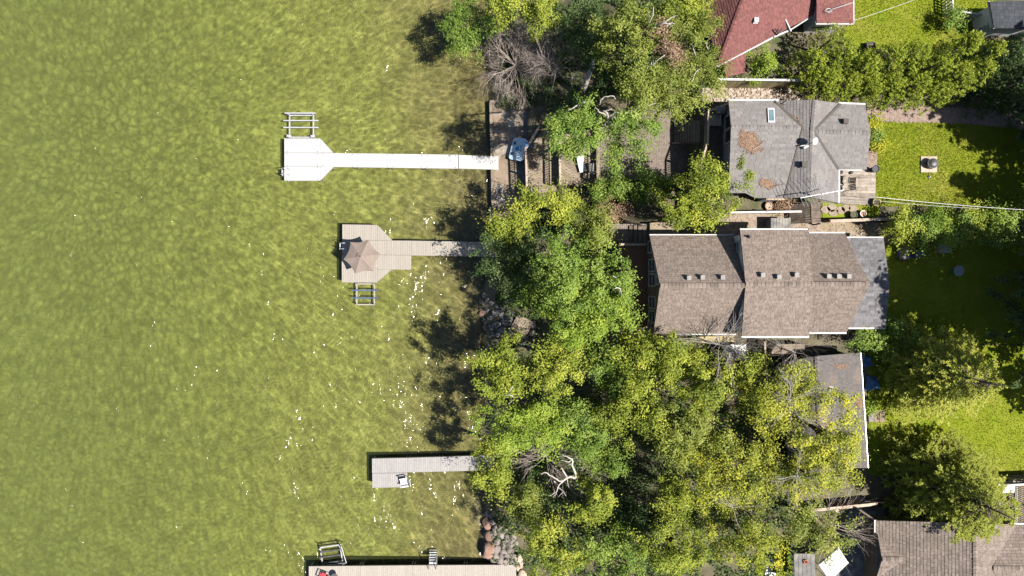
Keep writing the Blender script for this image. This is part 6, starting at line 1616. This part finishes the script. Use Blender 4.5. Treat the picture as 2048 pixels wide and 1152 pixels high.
snag('pale crooked dead branches over the paver patio tree', [(1222,268,8.0,.15),(1217,246,12.5,.13),(1216,232,13.6,.12)],
     [[(1216,232,13.6,.11),(1212,220,14.0,.07),(1224,218,14.2,.03)], [(1216,236,13.4,.09),(1207,226,13.9,.05),(1198,224,14.1,.05),(1190,214,14.3,.02)], [(1217,238,13.3,.09),(1228,234,13.8,.07),(1238,242,13.8,.05),(1244,246,13.7,.02)], [(1218,234,13.5,.08),(1230,224,14.0,.05),(1242,226,14.1,.02)], [(1213,244,13.0,.06),(1206,252,12.9,.02)], [(1219,248,12.8,.05),(1226,250,13,.02)], [(1216,226,13.8,.06),(1206,222,14.2,.02)]], .15)
snag('white bent dead branch above the diagonal deck', [(1185,205,11.0,.1),(1178,204,13.0,.1),(1160,206,14.0,.09)],
     [[(1178,204,13.2,.09),(1160,206,14.0,.08),(1148,215,14.0,.06),(1136,221,14.0,.02)], [(1160,206,14.0,.06),(1156,214,13.9,.04),(1153,220,13.8,.02)], [(1198,210,13.6,.07),(1201,200,14.2,.07),(1212,193,14.5,.06),(1225,192,14.6,.05),(1232,198,14.6,.02)], [(1160,206,14,.05),(1176,210,13.9,.02)]], .1)
snag('white forked dead branch at the top of the upper wood', [(1308,56,13.0,.09),(1318,48,14.8,.09),(1330,46,15.2,.07)],
     [[(1318,48,14.9,.08),(1330,45,15.3,.06),(1344,34,15.4,.04),(1352,31,15.4,.02)], [(1326,46,15.1,.06),(1340,47,15.2,.05),(1350,46,15.2,.02)], [(1328,47,15.1,.05),(1338,50,15.1,.04),(1346,51,15.1,.02)], [(1312,54,14.2,.07),(1302,57,14.6,.02)]], .09)
snag('slender white birch branches in the upper wood', [(1290,64,12.0,.09),(1298,46,14.6,.09),(1306,30,15.6,.06),(1307,14,15.8,.03)],
     [[(1302,38,15.1,.04),(1296,28,15.4,.02)], [(1284,72,12.5,.06),(1290,62,14.0,.06)]], .09)
snag('thin white birch branch beside the brown crown patch', [(1297,136,13.0,.06),(1304,130,15.0,.06),(1318,118,15.6,.05),(1330,110,15.8,.02)], [[(1304,130,15.0,.06),(1303,124,15.3,.03)], [(1305,132,15,.05),(1309,126,15.3,.03)]], .06)
snag('thin pale branches along the right side of the upper wood', [(1398,125,12.0,.05),(1390,108,13.8,.05),(1384,88,14.6,.04),(1386,84,14.7,.02)], [[(1410,85,13.8,.04),(1416,98,13.6,.04),(1420,106,13.4,.02)], [(1402,135,12.5,.05),(1390,147,13.4,.05),(1384,164,13.6,.03)]], .05)
snag('pale broken branch at the lower right of the paver patio tree', [(1260,228,12.4,.06),(1280,218,14.0,.06),(1300,210,14.4,.04),(1312,206,14.4,.02)], [[(1270,224,13.4,.05),(1262,222,13.8,.04)]], .06)
snag('thin dead limb over the middle of the big lakeside tree', [(1238,588,12.0,.07),(1240,577,13.2,.07),(1234,575,13.5,.05),(1228,578,13.5,.03)], [[(1232,556,12.6,.05),(1226,551,13.2,.03)], [(1240,577,13.2,.05),(1244,590,12.8,.02)]], .07)
snag('pair of white limbs in the yellow-green tree over the water', [(1014,790,8.5,.08),(1020,779,10.4,.08),(1026,774,10.8,.05)], [[(1010,790,10.2,.05),(1024,791,10.4,.06),(1028,796,10.2,.02)], [(1016,808,9.6,.05),(1024,802,9.8,.03)]], .08)
# leaning broken trunk in the shade
a, b = W(1165,182,3.0), W(1188,124,6.5); t = thing('broken_trunk', 'leaning grey broken trunk in the dark gap of the upper wood', 'trunk', (a.x,a.y,a.z))
mb = MB(); mb.tube([a+(b-a)*(k/6)+Vector((random.uniform(-.06,.06),random.uniform(-.06,.06),0)) for k in range(7)], [.22,.2,.21,.19,.19,.17,.15], 9); part('log', mb, MT['bark_pale'], t, smooth=True)
mb = MB(); mb.tube([a-(b-a)*.03, a+(b-a)*.02], [.12,.24], 7); part('broken_end', mb, MT['terracotta'], t)
# undergrowth below the woods
def undergrowth(pts, n, mat, h=.5, sz=.11):
    P = [W(px, py, 3) for px, py in pts]; xs = [p.x for p in P]; ys = [p.y for p in P]; C = []
    while len(C) < n:
        x, y = RNG.uniform(min(xs), max(xs)), RNG.uniform(min(ys), max(ys)); g = gz(x, y)
        if g > .35 and math.sin(x*1.9)*math.sin(y*1.7+x) > -.45: C.append((x, y, g+RNG.random()**2*h))
    C = np.array(C); t = bpy.data.objects.new('undergrowth', None); COL.objects.link(t); ORG[t.name] = Vector((0,0,0))
    o = leaf_part(t, C, unit(np.array([0,0,.9])+RNG.normal(size=(n,3))*.5), sz*RNG.uniform(.6,1.3,n), RNG.uniform(.1,.7,n), mat, name='undergrowth')
    o.parent = None; bpy.data.objects.remove(t)
undergrowth([(965,690),(1560,690),(1560,1160),(1000,1160)], 26000, 'dark')
undergrowth([(990,400),(1240,400),(1240,640),(1050,640)], 9000, 'dark')
undergrowth([(990,-10),(1420,-10),(1420,200),(1080,200)], 14000, 'dark')
undergrowth([(1600,130),(2060,130),(2060,212),(1600,200)], 5000, 'dark')
